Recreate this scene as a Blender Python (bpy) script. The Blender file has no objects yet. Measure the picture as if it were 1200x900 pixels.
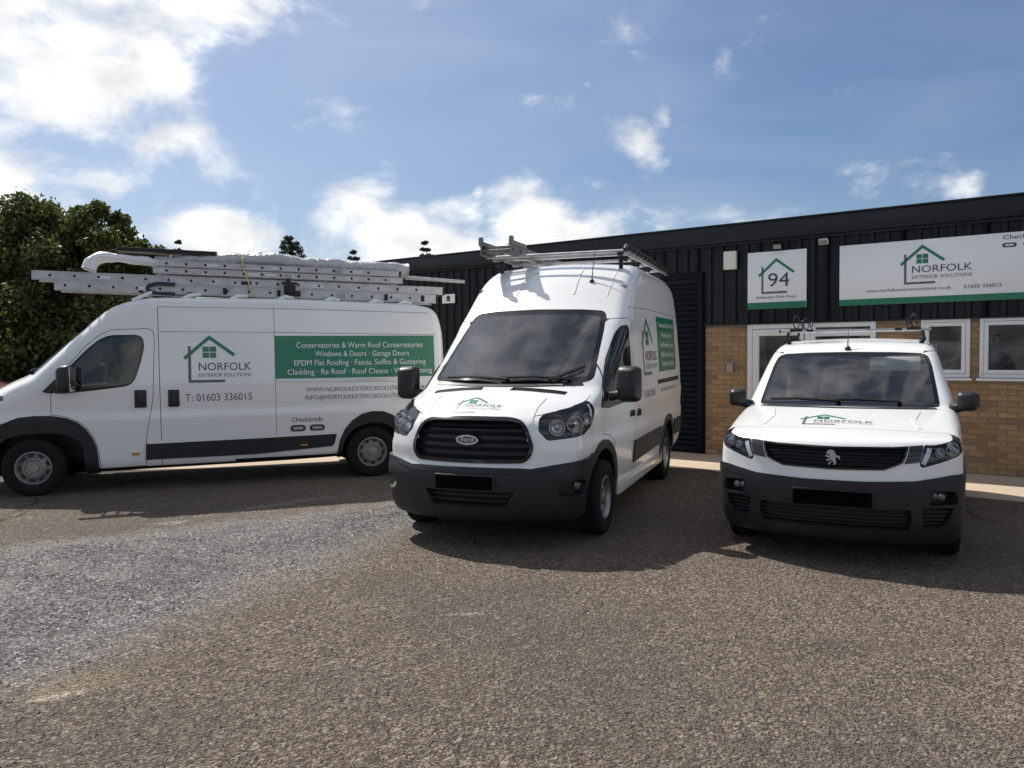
import bpy, bmesh, math, random
import numpy as np
from mathutils import Vector, Matrix
from mathutils.bvhtree import BVHTree

random.seed(7)
rng = np.random.default_rng(7)
S = bpy.context.scene
COL = S.collection
R = math.radians

# ------------------------------------------------------------------ camera
EYE = 1.694
cam_d = bpy.data.cameras.new("camera")
cam = bpy.data.objects.new("camera", cam_d)
COL.objects.link(cam)
S.camera = cam
cam_d.sensor_width = 36.0
cam_d.lens = 36.0 * 930.0 / 1200.0
cam_d.clip_start = 0.05
cam_d.clip_end = 3000
_p, _r = R(-2.3974), R(-0.507)
_f = Vector((0, math.cos(_p), math.sin(_p)))
_x0 = Vector((1, 0, 0))
_u0 = _x0.cross(_f)
_x = math.cos(_r) * _x0 + math.sin(_r) * _u0
_u = -math.sin(_r) * _x0 + math.cos(_r) * _u0
cam.matrix_world = Matrix(((_x.x, _u.x, -_f.x, 0), (_x.y, _u.y, -_f.y, 0), (_x.z, _u.z, -_f.z, EYE), (0, 0, 0, 1)))

# ------------------------------------------------------------------ sun, sky, exposure
SUN_AZ, SUN_EL = R(-40.0), R(50.5)          # azimuth from +Y, clockwise positive
sun_vec = Vector((math.sin(SUN_AZ) * math.cos(SUN_EL), math.cos(SUN_AZ) * math.cos(SUN_EL), math.sin(SUN_EL)))
sd = bpy.data.lights.new("sun", 'SUN')
sd.energy = 4.5
sd.angle = R(0.53)
sd.color = (1.0, 0.945, 0.86)
so = bpy.data.objects.new("sun", sd)
COL.objects.link(so)
so.rotation_euler = sun_vec.to_track_quat('Z', 'Y').to_euler()
S.view_settings.view_transform = 'Standard'
S.view_settings.look = 'None'
S.view_settings.gamma = 1.0
S.view_settings.use_curve_mapping = False
S.view_settings.exposure = 0.38


def pix_dir(px, py):
    """world direction seen at a pixel of the 1200x900 photograph (used to place the clouds in the sky)"""
    d = _f + (px - 600) / 930 * _x - (py - 450) / 930 * _u
    return d.normalized()


W = bpy.data.worlds.new("World")
S.world = W
W.use_nodes = True


def build_world():
    nt = W.node_tree
    N, L = nt.nodes, nt.links
    N.clear()
    out = N.new('ShaderNodeOutputWorld')
    bg = N.new('ShaderNodeBackground')
    bg.inputs['Strength'].default_value = 0.064
    sky = N.new('ShaderNodeTexSky')
    sky.sky_type = 'NISHITA'
    sky.sun_disc = False
    sky.sun_elevation = SUN_EL
    sky.sun_rotation = SUN_AZ % (2 * math.pi)
    sky.air_density = 1.0
    sky.dust_density = 1.2
    sky.ozone_density = 1.6
    tc = N.new('ShaderNodeTexCoord')

    def math_(op, a, b=None, c=None, clamp=False):
        n = N.new('ShaderNodeMath')
        n.operation = op
        n.use_clamp = clamp
        for i, v in enumerate((a, b, c)):
            if v is None:
                continue
            if isinstance(v, (int, float)):
                n.inputs[i].default_value = v
            else:
                L.new(v, n.inputs[i])
        return n.outputs[0]

    nz = N.new('ShaderNodeVectorMath')
    nz.operation = 'NORMALIZE'
    L.new(tc.outputs['Generated'], nz.inputs[0])
    D = nz.outputs[0]
    # cloud shapes: fractal noise whose threshold is lowered around the cloud banks
    sep = N.new('ShaderNodeSeparateXYZ')
    L.new(D, sep.inputs[0])
    n1 = N.new('ShaderNodeTexNoise')
    n1.inputs['Scale'].default_value = 9.0
    n1.inputs['Detail'].default_value = 9
    n1.inputs['Roughness'].default_value = 0.58
    n1.inputs['Distortion'].default_value = 0.25
    mp = N.new('ShaderNodeMapping')
    mp.inputs['Scale'].default_value = (1, 1, 1.6)
    L.new(D, mp.inputs[0])
    L.new(mp.outputs[0], n1.inputs['Vector'])
    n2 = N.new('ShaderNodeTexNoise')
    n2.inputs['Scale'].default_value = 2.1
    n2.inputs['Detail'].default_value = 3
    L.new(mp.outputs[0], n2.inputs['Vector'])
    # (px, py, radius in radians, horizontal stretch, weight)
    blobs = [(30, 60, .15, 1.3, 1.0), (-60, 150, .14, 1.2, .8), (140, 110, .07, 1.2, .7), (250, 20, .065, 1.4, .8),
             (60, 185, .06, 1.6, .45), (222, 118, .022, 1.0, .55), (430, 258, .06, 1.2, 1.0), (470, 268, .055, 1.4, .9), (520, 285, .055, 1.9, .9),
             (265, 280, .045, 1.8, .85), (310, 275, .04, 1.2, .8), (620, 268, .055, 1.3, .95), (690, 275, .045, 1.6, .85), (755, 170, .032, 1.1, .62), (775, 140, .022, .8, .5),
             (1022, 212, .032, 1.4, .6), (1040, 192, .02, 1., .42), (1140, 215, .018, 1.3, .5), (1195, 60, .03, .8, .45),
             (560, 225, .012, .8, .5), (330, 300, .07, 3.2, .5), (700, 292, .05, 3.0, .6)]
    acc = None
    for (px, py, rad, st, wt) in blobs:
        d = pix_dir(px, py)
        right = d.cross(Vector((0, 0, 1))).normalized()
        up = right.cross(d)
        # elliptical gaussian: exp(-((D.right/st)^2 + (D.up)^2)/rad^2)
        dr = N.new('ShaderNodeVectorMath')
        dr.operation = 'DOT_PRODUCT'
        L.new(D, dr.inputs[0])
        dr.inputs[1].default_value = right / (st * rad)
        du = N.new('ShaderNodeVectorMath')
        du.operation = 'DOT_PRODUCT'
        L.new(D, du.inputs[0])
        du.inputs[1].default_value = up / rad
        df = N.new('ShaderNodeVectorMath')
        df.operation = 'DOT_PRODUCT'
        L.new(D, df.inputs[0])
        df.inputs[1].default_value = d
        off = math_('SUBTRACT', du.outputs['Value'], float(d.dot(up) / rad))
        q = math_('ADD', math_('MULTIPLY', dr.outputs['Value'], dr.outputs['Value']), math_('MULTIPLY', off, off))
        g = math_('POWER', 2.71828, math_('MULTIPLY', q, -1.0))
        front = math_('GREATER_THAN', df.outputs['Value'], 0.0)
        g = math_('MULTIPLY', math_('MULTIPLY', g, front), wt)
        acc = g if acc is None else math_('MAXIMUM', acc, g)
    # cloud added out of view for neutral fill light, thinning towards the view
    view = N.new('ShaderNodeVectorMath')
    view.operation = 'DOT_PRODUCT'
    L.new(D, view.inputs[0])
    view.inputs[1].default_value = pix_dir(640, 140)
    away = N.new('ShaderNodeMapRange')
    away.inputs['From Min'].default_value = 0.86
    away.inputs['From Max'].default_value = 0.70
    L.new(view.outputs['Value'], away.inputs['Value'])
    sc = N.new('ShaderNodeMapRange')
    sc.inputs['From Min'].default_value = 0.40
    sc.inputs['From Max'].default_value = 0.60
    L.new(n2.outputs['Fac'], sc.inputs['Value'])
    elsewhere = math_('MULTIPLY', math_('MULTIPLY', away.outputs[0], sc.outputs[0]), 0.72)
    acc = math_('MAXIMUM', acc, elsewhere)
    hor = N.new('ShaderNodeMapRange')
    hor.inputs['From Min'].default_value = 0.0
    hor.inputs['From Max'].default_value = 0.05
    L.new(sep.outputs['Z'], hor.inputs['Value'])
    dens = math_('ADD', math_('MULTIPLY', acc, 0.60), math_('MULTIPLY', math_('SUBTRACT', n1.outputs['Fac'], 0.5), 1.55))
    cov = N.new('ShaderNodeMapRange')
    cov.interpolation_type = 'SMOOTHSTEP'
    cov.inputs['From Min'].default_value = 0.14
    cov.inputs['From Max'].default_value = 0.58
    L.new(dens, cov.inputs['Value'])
    # thin veil: streaky cirrus
    n3 = N.new('ShaderNodeTexNoise')
    n3.inputs['Scale'].default_value = 3.0
    n3.inputs['Detail'].default_value = 6
    n3.inputs['Distortion'].default_value = 1.2
    mp3 = N.new('ShaderNodeMapping')
    mp3.inputs['Scale'].default_value = (1.0, 1.0, 3.2)
    mp3.inputs['Rotation'].default_value = (0.25, 0.2, 0)
    L.new(D, mp3.inputs[0])
    L.new(mp3.outputs[0], n3.inputs['Vector'])
    veil = N.new('ShaderNodeMapRange')
    veil.inputs['From Min'].default_value = 0.42
    veil.inputs['From Max'].default_value = 0.8
    veil.inputs['To Max'].default_value = 0.16
    L.new(n3.outputs['Fac'], veil.inputs['Value'])
    sv = N.new('ShaderNodeVectorMath')
    sv.operation = 'DOT_PRODUCT'
    L.new(D, sv.inputs[0])
    sv.inputs[1].default_value = sun_vec
    glow = N.new('ShaderNodeMapRange')
    glow.interpolation_type = 'SMOOTHSTEP'
    glow.inputs['From Min'].default_value = math.cos(R(62))
    glow.inputs['From Max'].default_value = math.cos(R(8))
    glow.inputs['To Max'].default_value = 0.27
    L.new(sv.outputs['Value'], glow.inputs['Value'])
    low = N.new('ShaderNodeMapRange')
    low.interpolation_type = 'SMOOTHSTEP'
    low.inputs['From Min'].default_value = 0.24
    low.inputs['From Max'].default_value = 0.0
    low.inputs['To Max'].default_value = 0.14
    L.new(sep.outputs['Z'], low.inputs['Value'])
    veil_sum = math_('ADD', math_('ADD', veil.outputs[0], glow.outputs[0]), low.outputs[0], clamp=True)
    # cloud colour: bright where thick and near the sun, greyer in its hollows
    shade = N.new('ShaderNodeMapRange')
    shade.inputs['From Min'].default_value = 0.3
    shade.inputs['From Max'].default_value = 0.7
    shade.inputs['To Min'].default_value = 0.74
    shade.inputs['To Max'].default_value = 1.12
    n4 = N.new('ShaderNodeTexNoise')
    n4.inputs['Scale'].default_value = 11
    n4.inputs['Detail'].default_value = 5
    L.new(mp.outputs[0], n4.inputs['Vector'])
    L.new(n4.outputs['Fac'], shade.inputs['Value'])
    cc = N.new('ShaderNodeVectorMath')
    cc.operation = 'SCALE'
    cc.inputs[0].default_value = CLOUD
    L.new(shade.outputs[0], cc.inputs['Scale'])
    mixv = N.new('ShaderNodeMix')
    mixv.data_type = 'RGBA'
    L.new(veil_sum, mixv.inputs['Factor'])
    tint = N.new('ShaderNodeMix')
    tint.data_type = 'RGBA'
    tint.blend_type = 'MULTIPLY'
    tint.inputs['Factor'].default_value = 1.0
    L.new(sky.outputs[0], tint.inputs['A'])
    tint.inputs['B'].default_value = SKY_TINT
    L.new(tint.outputs['Result'], mixv.inputs['A'])
    mixv.inputs['B'].default_value = (CLOUD[0] * .62, CLOUD[1] * .68, CLOUD[2] * .76, 1)
    mix = N.new('ShaderNodeMix')
    mix.data_type = 'RGBA'
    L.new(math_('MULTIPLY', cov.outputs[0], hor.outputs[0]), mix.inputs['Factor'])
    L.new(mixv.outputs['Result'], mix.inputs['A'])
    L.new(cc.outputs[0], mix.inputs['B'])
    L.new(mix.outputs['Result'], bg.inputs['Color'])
    L.new(bg.outputs[0], out.inputs[0])


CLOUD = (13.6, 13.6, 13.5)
SKY_TINT = (.84, .95, 1.12, 1)
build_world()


# ------------------------------------------------------------------ tagging
def tag(o, label=None, cat=None, group=None, kind=None):
    if label: o["label"] = label
    if cat: o["category"] = cat
    if group: o["group"] = group
    if kind: o["kind"] = kind
    return o


def empty(name, loc=(0, 0, 0), rz=0.0, parent=None):
    o = bpy.data.objects.new(name, None)
    COL.objects.link(o)
    o.location = loc
    o.rotation_euler = (0, 0, rz)
    o.empty_display_size = 0.2
    if parent: o.parent = parent
    return o


def link(name, me, parent=None, loc=None):
    o = bpy.data.objects.new(name, me)
    COL.objects.link(o)
    if parent: o.parent = parent
    if loc: o.location = loc
    return o


def obj(name, bm, mats, parent=None, smooth=None, loc=None):
    """link a bmesh as ONE mesh object; smooth = sharp angle in degrees"""
    me = bpy.data.meshes.new(name)
    bm.normal_update()
    if smooth is not None:
        for f in bm.faces: f.smooth = True
    bm.to_mesh(me)
    bm.free()
    if smooth is not None:
        me.set_sharp_from_angle(angle=R(smooth))
    for m in (mats if isinstance(mats, (list, tuple)) else [mats]):
        me.materials.append(m)
    return link(name, me, parent, loc)


# ------------------------------------------------------------------ materials
def mat(name, col, rough=0.5, metal=0.0, coat=0.0, spec=0.5, var=None, bump=None, rvar=None, emit=None):
    """Principled material; var=(scale, amount, colour2) mixes in a second colour by noise; bump=(scale, strength, distance)"""
    m = bpy.data.materials.new(name)
    m.use_nodes = True
    nt = m.node_tree
    b = nt.nodes['Principled BSDF']
    b.inputs['Base Color'].default_value = (*col, 1)
    b.inputs['Roughness'].default_value = rough
    b.inputs['Metallic'].default_value = metal
    b.inputs['Coat Weight'].default_value = coat
    b.inputs['Coat Roughness'].default_value = 0.06
    b.inputs['Specular IOR Level'].default_value = spec
    tc = None
    if var or bump or rvar:
        tc = nt.nodes.new('ShaderNodeTexCoord')
    if var:
        n = nt.nodes.new('ShaderNodeTexNoise')
        n.inputs['Scale'].default_value = var[0]
        n.inputs['Detail'].default_value = 6
        n.inputs['Roughness'].default_value = 0.62
        nt.links.new(tc.outputs['Object'], n.inputs['Vector'])
        mr = nt.nodes.new('ShaderNodeMapRange')
        mr.inputs['From Min'].default_value = 0.35
        mr.inputs['From Max'].default_value = 0.72
        mr.inputs['To Max'].default_value = var[1]
        nt.links.new(n.outputs['Fac'], mr.inputs['Value'])
        mx = nt.nodes.new('ShaderNodeMix')
        mx.data_type = 'RGBA'
        mx.inputs['A'].default_value = (*col, 1)
        mx.inputs['B'].default_value = (*var[2], 1)
        nt.links.new(mr.outputs[0], mx.inputs['Factor'])
        nt.links.new(mx.outputs['Result'], b.inputs['Base Color'])
    if rvar:
        n = nt.nodes.new('ShaderNodeTexNoise')
        n.inputs['Scale'].default_value = rvar[0]
        n.inputs['Detail'].default_value = 5
        nt.links.new(tc.outputs['Object'], n.inputs['Vector'])
        mr = nt.nodes.new('ShaderNodeMapRange')
        mr.inputs['From Min'].default_value = 0.3
        mr.inputs['From Max'].default_value = 0.7
        mr.inputs['To Min'].default_value = rvar[1]
        mr.inputs['To Max'].default_value = rvar[2]
        nt.links.new(n.outputs['Fac'], mr.inputs['Value'])
        nt.links.new(mr.outputs[0], b.inputs['Roughness'])
    if bump:
        n = nt.nodes.new('ShaderNodeTexNoise')
        n.inputs['Scale'].default_value = bump[0]
        n.inputs['Detail'].default_value = 6
        nt.links.new(tc.outputs['Object'], n.inputs['Vector'])
        bp = nt.nodes.new('ShaderNodeBump')
        bp.inputs['Strength'].default_value = bump[1]
        bp.inputs['Distance'].default_value = bump[2]
        nt.links.new(n.outputs['Fac'], bp.inputs['Height'])
        nt.links.new(bp.outputs[0], b.inputs['Normal'])
    return m


def glass(name, tint, refl=1.0, dust=.05, gain=1.0):
    """thin window glass: tinted see-through with a Fresnel reflection"""
    m = bpy.data.materials.new(name)
    m.use_nodes = True
    nt = m.node_tree
    nt.nodes.clear()
    o = nt.nodes.new('ShaderNodeOutputMaterial')
    t = nt.nodes.new('ShaderNodeBsdfTransparent')
    t.inputs[0].default_value = (*tint, 1)
    g = nt.nodes.new('ShaderNodeBsdfGlossy')
    g.inputs['Roughness'].default_value = 0.015
    g.inputs['Color'].default_value = (refl, refl, refl, 1)
    fr = nt.nodes.new('ShaderNodeFresnel')
    fr.inputs['IOR'].default_value = 1.52
    sc = nt.nodes.new('ShaderNodeMath')
    sc.operation = 'MULTIPLY_ADD'
    sc.inputs[1].default_value = gain
    sc.inputs[2].default_value = 0.008
    sc.use_clamp = True
    nt.links.new(fr.outputs[0], sc.inputs[0])
    mx = nt.nodes.new('ShaderNodeMixShader')
    nt.links.new(sc.outputs[0], mx.inputs[0])
    nt.links.new(t.outputs[0], mx.inputs[1])
    nt.links.new(g.outputs[0], mx.inputs[2])
    df = nt.nodes.new('ShaderNodeBsdfDiffuse')
    df.inputs[0].default_value = (.55, .53, .50, 1)
    tc = nt.nodes.new('ShaderNodeTexCoord')
    nz = nt.nodes.new('ShaderNodeTexNoise')
    nz.inputs['Scale'].default_value = 2.2
    nz.inputs['Detail'].default_value = 8
    nz.inputs['Distortion'].default_value = 1.2
    nt.links.new(tc.outputs['Object'], nz.inputs['Vector'])
    mr = nt.nodes.new('ShaderNodeMapRange')
    mr.inputs['From Min'].default_value = .42
    mr.inputs['From Max'].default_value = .68
    mr.inputs['To Min'].default_value = dust * .1
    mr.inputs['To Max'].default_value = dust * 2.4
    nt.links.new(nz.outputs['Fac'], mr.inputs['Value'])
    m2 = nt.nodes.new('ShaderNodeMixShader')
    nt.links.new(mr.outputs[0], m2.inputs[0])
    nt.links.new(mx.outputs[0], m2.inputs[1])
    nt.links.new(df.outputs[0], m2.inputs[2])
    nt.links.new(m2.outputs[0], o.inputs[0])
    return m


M = {}
M['paint'] = mat('white_paint', (.80, .80, .79), .27, coat=.6, var=(1.7, .08, (.68, .65, .60)))
M['seam'] = mat('panel_gap', (.02, .02, .02), .8)
M['plastic'] = mat('grey_plastic', (.016, .017, .019), .5, spec=.38, var=(9, .35, (.034, .033, .032)), bump=(260, .08, .002))
M['black'] = mat('black_plastic', (.012, .012, .013), .42)
M['matt'] = mat('matt_black', (.006, .006, .007), .75, spec=.15)
M['gloss'] = mat('gloss_black', (.008, .008, .009), .12)
M['frit'] = mat('glass_border', (.006, .006, .007), .06)
M['redact'] = mat('plate_black', (.002, .002, .002), .9, spec=.05)
M['tyre'] = mat('tyre_rubber', (.011, .011, .011), .88, spec=.25, var=(12, .35, (.024, .022, .02)), bump=(90, .15, .003))
M['steel'] = mat('wheel_steel', (.34, .335, .33), .42, metal=.7, var=(14, .6, (.22, .19, .16)))
M['darksteel'] = mat('worn_wheel_steel', (.20, .19, .17), .55, metal=.5, var=(14, .6, (.12, .10, .085)))
M['chrome'] = mat('chrome', (.82, .82, .84), .10, metal=1.0)
M['reflector'] = mat('lamp_reflector', (.72, .73, .75), .14, metal=1.0)
M['satin'] = mat('satin_silver', (.55, .55, .57), .3, metal=.9)
M['alu'] = mat('ladder_aluminium', (.55, .55, .56), .36, metal=.6, var=(5, .75, (.33, .32, .31)), rvar=(9, .3, .55))
M['aluold'] = mat('weathered_aluminium', (.27, .255, .24), .6, metal=.3, var=(7, .6, (.15, .135, .12)))
M['green'] = mat('vinyl_green', (.004, .17, .085), .35, coat=.3)
M['grey'] = mat('vinyl_grey', (.115, .12, .125), .4)
M['ink'] = mat('vinyl_dark', (.05, .05, .055), .4)
M['white'] = mat('vinyl_white', (.78, .78, .78), .4)
M['lens'] = glass('lamp_lens', (.97, .975, .98), dust=.006, gain=.55)
M['lamp'] = mat('lamp_silver', (.55, .56, .58), .28, metal=.6)
M['glass'] = glass('van_glass', (.90, .94, .93), dust=.045, gain=1.35)
M['sideglass'] = glass('side_glass', (.80, .85, .84), dust=.006)
M['cabin'] = mat('cabin_trim', (.26, .265, .27), .7)
M['lining'] = mat('cabin_lining', (.52, .52, .50), .8)
M['seat'] = mat('seat_cloth', (.05, .052, .057), .9, var=(30, .5, (.08, .08, .085)))
M['amber'] = mat('amber_lens', (.55, .22, .02), .25, coat=.3)


# ------------------------------------------------------------------ mesh helpers
def box(bm, c, s, rot=None, bev=0.0, mi=0, seg=2):
    """axis box centred on c with sizes s, optionally turned and bevelled"""
    ret = bmesh.ops.create_cube(bm, size=1.0)
    vs = ret['verts']
    for v in vs:
        v.co = Vector((v.co.x * s[0], v.co.y * s[1], v.co.z * s[2]))
    fs = list({f for v in vs for f in v.link_faces})
    if bev > 0:
        es = list({e for v in vs for e in v.link_edges})
        r = bmesh.ops.bevel(bm, geom=vs + es, offset=bev, segments=seg, affect='EDGES', profile=0.5)
        vs = list({v for f in r['faces'] for v in f.verts} | {v for v in vs if v.is_valid})
        fs = list({f for v in vs for f in v.link_faces})
    mtx = (rot.to_4x4() if rot else Matrix.Identity(4))
    for v in vs:
        v.co = (mtx @ v.co) + Vector(c)
    for f in fs: f.material_index = mi
    return fs


def tube(bm, pts, r, n=8, cap=True, mi=0):
    """round bar along a polyline; r may be one number or one per point"""
    pts = [Vector(p) for p in pts]
    rs = r if isinstance(r, (list, tuple)) else [r] * len(pts)
    rings = []
    ref = None
    for i, p in enumerate(pts):
        t = (pts[min(i + 1, len(pts) - 1)] - pts[max(i - 1, 0)]).normalized()
        if ref is None:
            ref = Vector((0, 0, 1)) if abs(t.z) < .9 else Vector((1, 0, 0))
        a = (ref - t * ref.dot(t)).normalized()
        ref = a
        b = t.cross(a)
        rings.append([bm.verts.new(p + (a * math.cos(k * 2 * math.pi / n) + b * math.sin(k * 2 * math.pi / n)) * rs[i]) for k in range(n)])
    for i in range(len(rings) - 1):
        for k in range(n):
            f = bm.faces.new((rings[i][k], rings[i + 1][k], rings[i + 1][(k + 1) % n], rings[i][(k + 1) % n]))
            f.material_index = mi
            f.normal_flip()
    if cap:
        f = bm.faces.new(rings[0]); f.material_index = mi
        f = bm.faces.new(list(reversed(rings[-1]))); f.material_index = mi


def lathe(bm, prof, n=32, axis='y', mi=0, c=(0, 0, 0), mis=None):
    """revolve (radius, offset) pairs about an axis"""
    rings = []
    for (r, o) in prof:
        ring = []
        for k in range(n):
            a = 2 * math.pi * k / n
            ca, sa = math.cos(a) * r, math.sin(a) * r
            if axis == 'y': p = (ca, o, sa)
            elif axis == 'x': p = (o, ca, sa)
            else: p = (ca, sa, o)
            ring.append(bm.verts.new((p[0] + c[0], p[1] + c[1], p[2] + c[2])))
        rings.append(ring)
    for i in range(len(rings) - 1):
        for k in range(n):
            f = bm.faces.new((rings[i][k], rings[i][(k + 1) % n], rings[i + 1][(k + 1) % n], rings[i + 1][k]))
            f.material_index = mis[i] if mis else mi


def prism(bm, poly, f0, f1, mi=0):
    """closed prism between two placements of a 2-D outline; f0, f1 map (a, b) to 3-D"""
    a = [bm.verts.new(f0(*p)) for p in poly]
    b = [bm.verts.new(f1(*p)) for p in poly]
    n = len(poly)
    fs = [bm.faces.new(a), bm.faces.new(list(reversed(b)))]
    for i in range(n):
        fs.append(bm.faces.new((a[i], b[i], b[(i + 1) % n], a[(i + 1) % n])))
    for f in fs: f.material_index = mi
    bmesh.ops.recalc_face_normals(bm, faces=fs)
    return fs


def rounded(poly, seg=5):
    """closed outline of (x, z, radius) with its corners rounded"""
    out = []
    n = len(poly)
    for i in range(n):
        p0, p1, p2 = (Vector(poly[(i + k) % n][:2]) for k in (-1, 0, 1))
        r = poly[i][2] if len(poly[i]) > 2 else 0
        if r <= 0:
            out.append(tuple(p1))
            continue
        l1, l2 = (p0 - p1).length, (p2 - p1).length
        d = min(r, l1 * .48, l2 * .48)
        a = p1 + (p0 - p1) / l1 * d
        b = p1 + (p2 - p1) / l2 * d
        for k in range(seg + 1):
            t = k / seg
            q = a * (1 - t) ** 2 + p1 * 2 * t * (1 - t) + b * t * t
            out.append((q.x, q.y))
    return out


def soft(poly, r=.03, seg=3):
    """outline with all its corners rounded"""
    return rounded([(a, z, r) for a, z in poly], seg)


def ngon_area(p):
    return .5 * sum(p[i][0] * p[(i + 1) % len(p)][1] - p[(i + 1) % len(p)][0] * p[i][1] for i in range(len(p)))


def inset(poly, d):
    """outline moved inwards by d (negative: outwards)"""
    p = [Vector(q[:2]) for q in poly]
    if ngon_area(p) < 0: p = p[::-1]
    n = len(p)
    out = []
    for i in range(n):
        e1 = (p[i] - p[i - 1]); e2 = (p[(i + 1) % n] - p[i])
        if e1.length < 1e-7 or e2.length < 1e-7:
            continue
        e1.normalize(); e2.normalize()
        n1, n2 = Vector((-e1.y, e1.x)), Vector((-e2.y, e2.x))
        b = n1 + n2
        if b.length < 1e-4:
            b = n1
        b.normalize()
        k = max(b.dot(n1), .45)
        out.append(tuple(p[i] + b * d / k))
    return out


def stroke(line, w):
    """thin closed outline round an open polyline"""
    p = [Vector(q) for q in line]
    l, r = [], []
    for i in range(len(p)):
        t = (p[min(i + 1, len(p) - 1)] - p[max(i - 1, 0)]).normalized()
        nn = Vector((-t.y, t.x)) * w / 2
        l.append(tuple(p[i] + nn)); r.append(tuple(p[i] - nn))
    return l + r[::-1]


def in_poly(pt, poly):
    x, y = pt
    c = False
    j = len(poly) - 1
    for i in range(len(poly)):
        xi, yi = poly[i][0], poly[i][1]
        xj, yj = poly[j][0], poly[j][1]
        if (yi > y) != (yj > y) and x < (xj - xi) * (y - yi) / (yj - yi) + xi:
            c = not c
        j = i
    return c


# ------------------------------------------------------------------ vehicle body shells
def sd_poly(px, pz, poly):
    """signed distance to a closed outline (negative inside), vectorised"""
    P = np.array(poly)
    A = P; B = np.roll(P, -1, 0)
    E = B - A
    L2 = (E ** 2).sum(1) + 1e-12
    out = np.empty_like(px)
    for s in range(0, len(px), 6000):
        x = px[s:s + 6000, None]; z = pz[s:s + 6000, None]
        wx = x - A[None, :, 0]; wz = z - A[None, :, 1]
        t = np.clip((wx * E[:, 0] + wz * E[:, 1]) / L2, 0, 1)
        d2 = (wx - t * E[:, 0]) ** 2 + (wz - t * E[:, 1]) ** 2
        d = np.sqrt(d2.min(1))
        c1 = (A[None, :, 1] > z) != (B[None, :, 1] > z)
        with np.errstate(divide='ignore', invalid='ignore'):
            xi = E[:, 0] * (z - A[None, :, 1]) / np.where(E[:, 1] == 0, 1e-12, E[:, 1]) + A[None, :, 0]
        ins = ((c1 & (x < xi)).sum(1) % 2) == 1
        out[s:s + 6000] = np.where(ins, -d, d)
    return out


def sstep(a, b, x):
    t = np.clip((x - a) / (b - a), 0, 1)
    return t * t * (3 - 2 * t)


class Shell:
    """A van body as a smooth closed surface: side outline x plan bow x width by height, filleted, meshed as a warped box"""

    def __init__(self, side, widths, taper, bow, bow_pow, bow_range, rear_bow, crown, fillet, step=.05, za=.8, inset_x=1.0):
        self.poly = rounded(side)
        self.w = np.array(widths)
        self.taper, self.bow, self.bp, self.br, self.rb, self.crown, self.fl = taper, bow, bow_pow, bow_range, rear_bow, crown, fillet
        self.za, self.ix, self.step = za, inset_x, step
        xs = [p[0] for p in self.poly]; zs = [p[1] for p in self.poly]
        self.x0, self.x1, self.z0, self.z1 = min(xs), max(xs), min(zs), max(zs)

    def f(self, p):
        x, y, z = p[:, 0], np.abs(p[:, 1]), p[:, 2]
        hw = np.interp(z, self.w[:, 0], self.w[:, 1])
        for (amt, a, b) in self.taper:
            hw = hw - amt * sstep(a, b, x)
        s = np.clip(y / hw, 0, 1.15)
        bow = self.bow if not isinstance(self.bow, list) else np.interp(z, [q[0] for q in self.bow], [q[1] for q in self.bow])
        xe = x + bow * s ** self.bp * sstep(self.br[0], self.br[1], x) - self.rb * s ** 4 * sstep(self.x0 + 1.2, self.x0 + .3, x)
        ze = z + self.crown * s ** 2 * sstep(.9, 1.2, z)
        a = sd_poly(xe, ze, self.poly)
        b = y - hw
        r = self.fl if not callable(self.fl) else self.fl(x, z)
        ua, ub = np.maximum(a + r, 0), np.maximum(b + r, 0)
        return np.minimum(np.maximum(a, b), -r) + np.sqrt(ua ** 2 + ub ** 2)

    def mesh(self):
        X0, X1, Z0, Z1 = self.x0 - .02, self.x1 + .02, self.z0 - .02, self.z1 + .02
        Y = 1.1
        nx, ny, nz = [max(4, int(round(l / self.step))) for l in (X1 - X0, 2 * Y, Z1 - Z0)]
        idx = {}
        pts = []

        def vid(i, j, k):
            key = (i, j, k)
            if key not in idx:
                idx[key] = len(pts)
                pts.append((X0 + (X1 - X0) * i / nx, -Y + 2 * Y * j / ny, Z0 + (Z1 - Z0) * k / nz))
            return idx[key]
        F = []
        for i in range(nx):
            for j in range(ny):
                F.append((vid(i, j, 0), vid(i, j + 1, 0), vid(i + 1, j + 1, 0), vid(i + 1, j, 0)))
                F.append((vid(i, j, nz), vid(i + 1, j, nz), vid(i + 1, j + 1, nz), vid(i, j + 1, nz)))
        for i in range(nx):
            for k in range(nz):
                F.append((vid(i, 0, k), vid(i + 1, 0, k), vid(i + 1, 0, k + 1), vid(i, 0, k + 1)))
                F.append((vid(i, ny, k), vid(i, ny, k + 1), vid(i + 1, ny, k + 1), vid(i + 1, ny, k)))
        for j in range(ny):
            for k in range(nz):
                F.append((vid(0, j, k), vid(0, j, k + 1), vid(0, j + 1, k + 1), vid(0, j + 1, k)))
                F.append((vid(nx, j, k), vid(nx, j + 1, k), vid(nx, j + 1, k + 1), vid(nx, j, k + 1)))
        P = np.array(pts)
        O = np.zeros_like(P)
        O[:, 0] = np.clip(P[:, 0], X0 + self.ix, X1 - self.ix)
        O[:, 2] = self.za
        D = P - O
        lo = np.zeros(len(P)); hi = np.full(len(P), 1.6)
        for _ in range(17):
            mid = .5 * (lo + hi)
            ins = self.f(O + D * mid[:, None]) < 0
            lo = np.where(ins, mid, lo); hi = np.where(ins, hi, mid)
        V = O + D * (.5 * (lo + hi))[:, None]
        me = bpy.data.meshes.new('shell')
        me.from_pydata([tuple(v) for v in V], [], F)
        bm = bmesh.new()
        bm.from_mesh(me)
        bpy.data.meshes.remove(me)
        bm.normal_update()
        return bm


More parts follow.
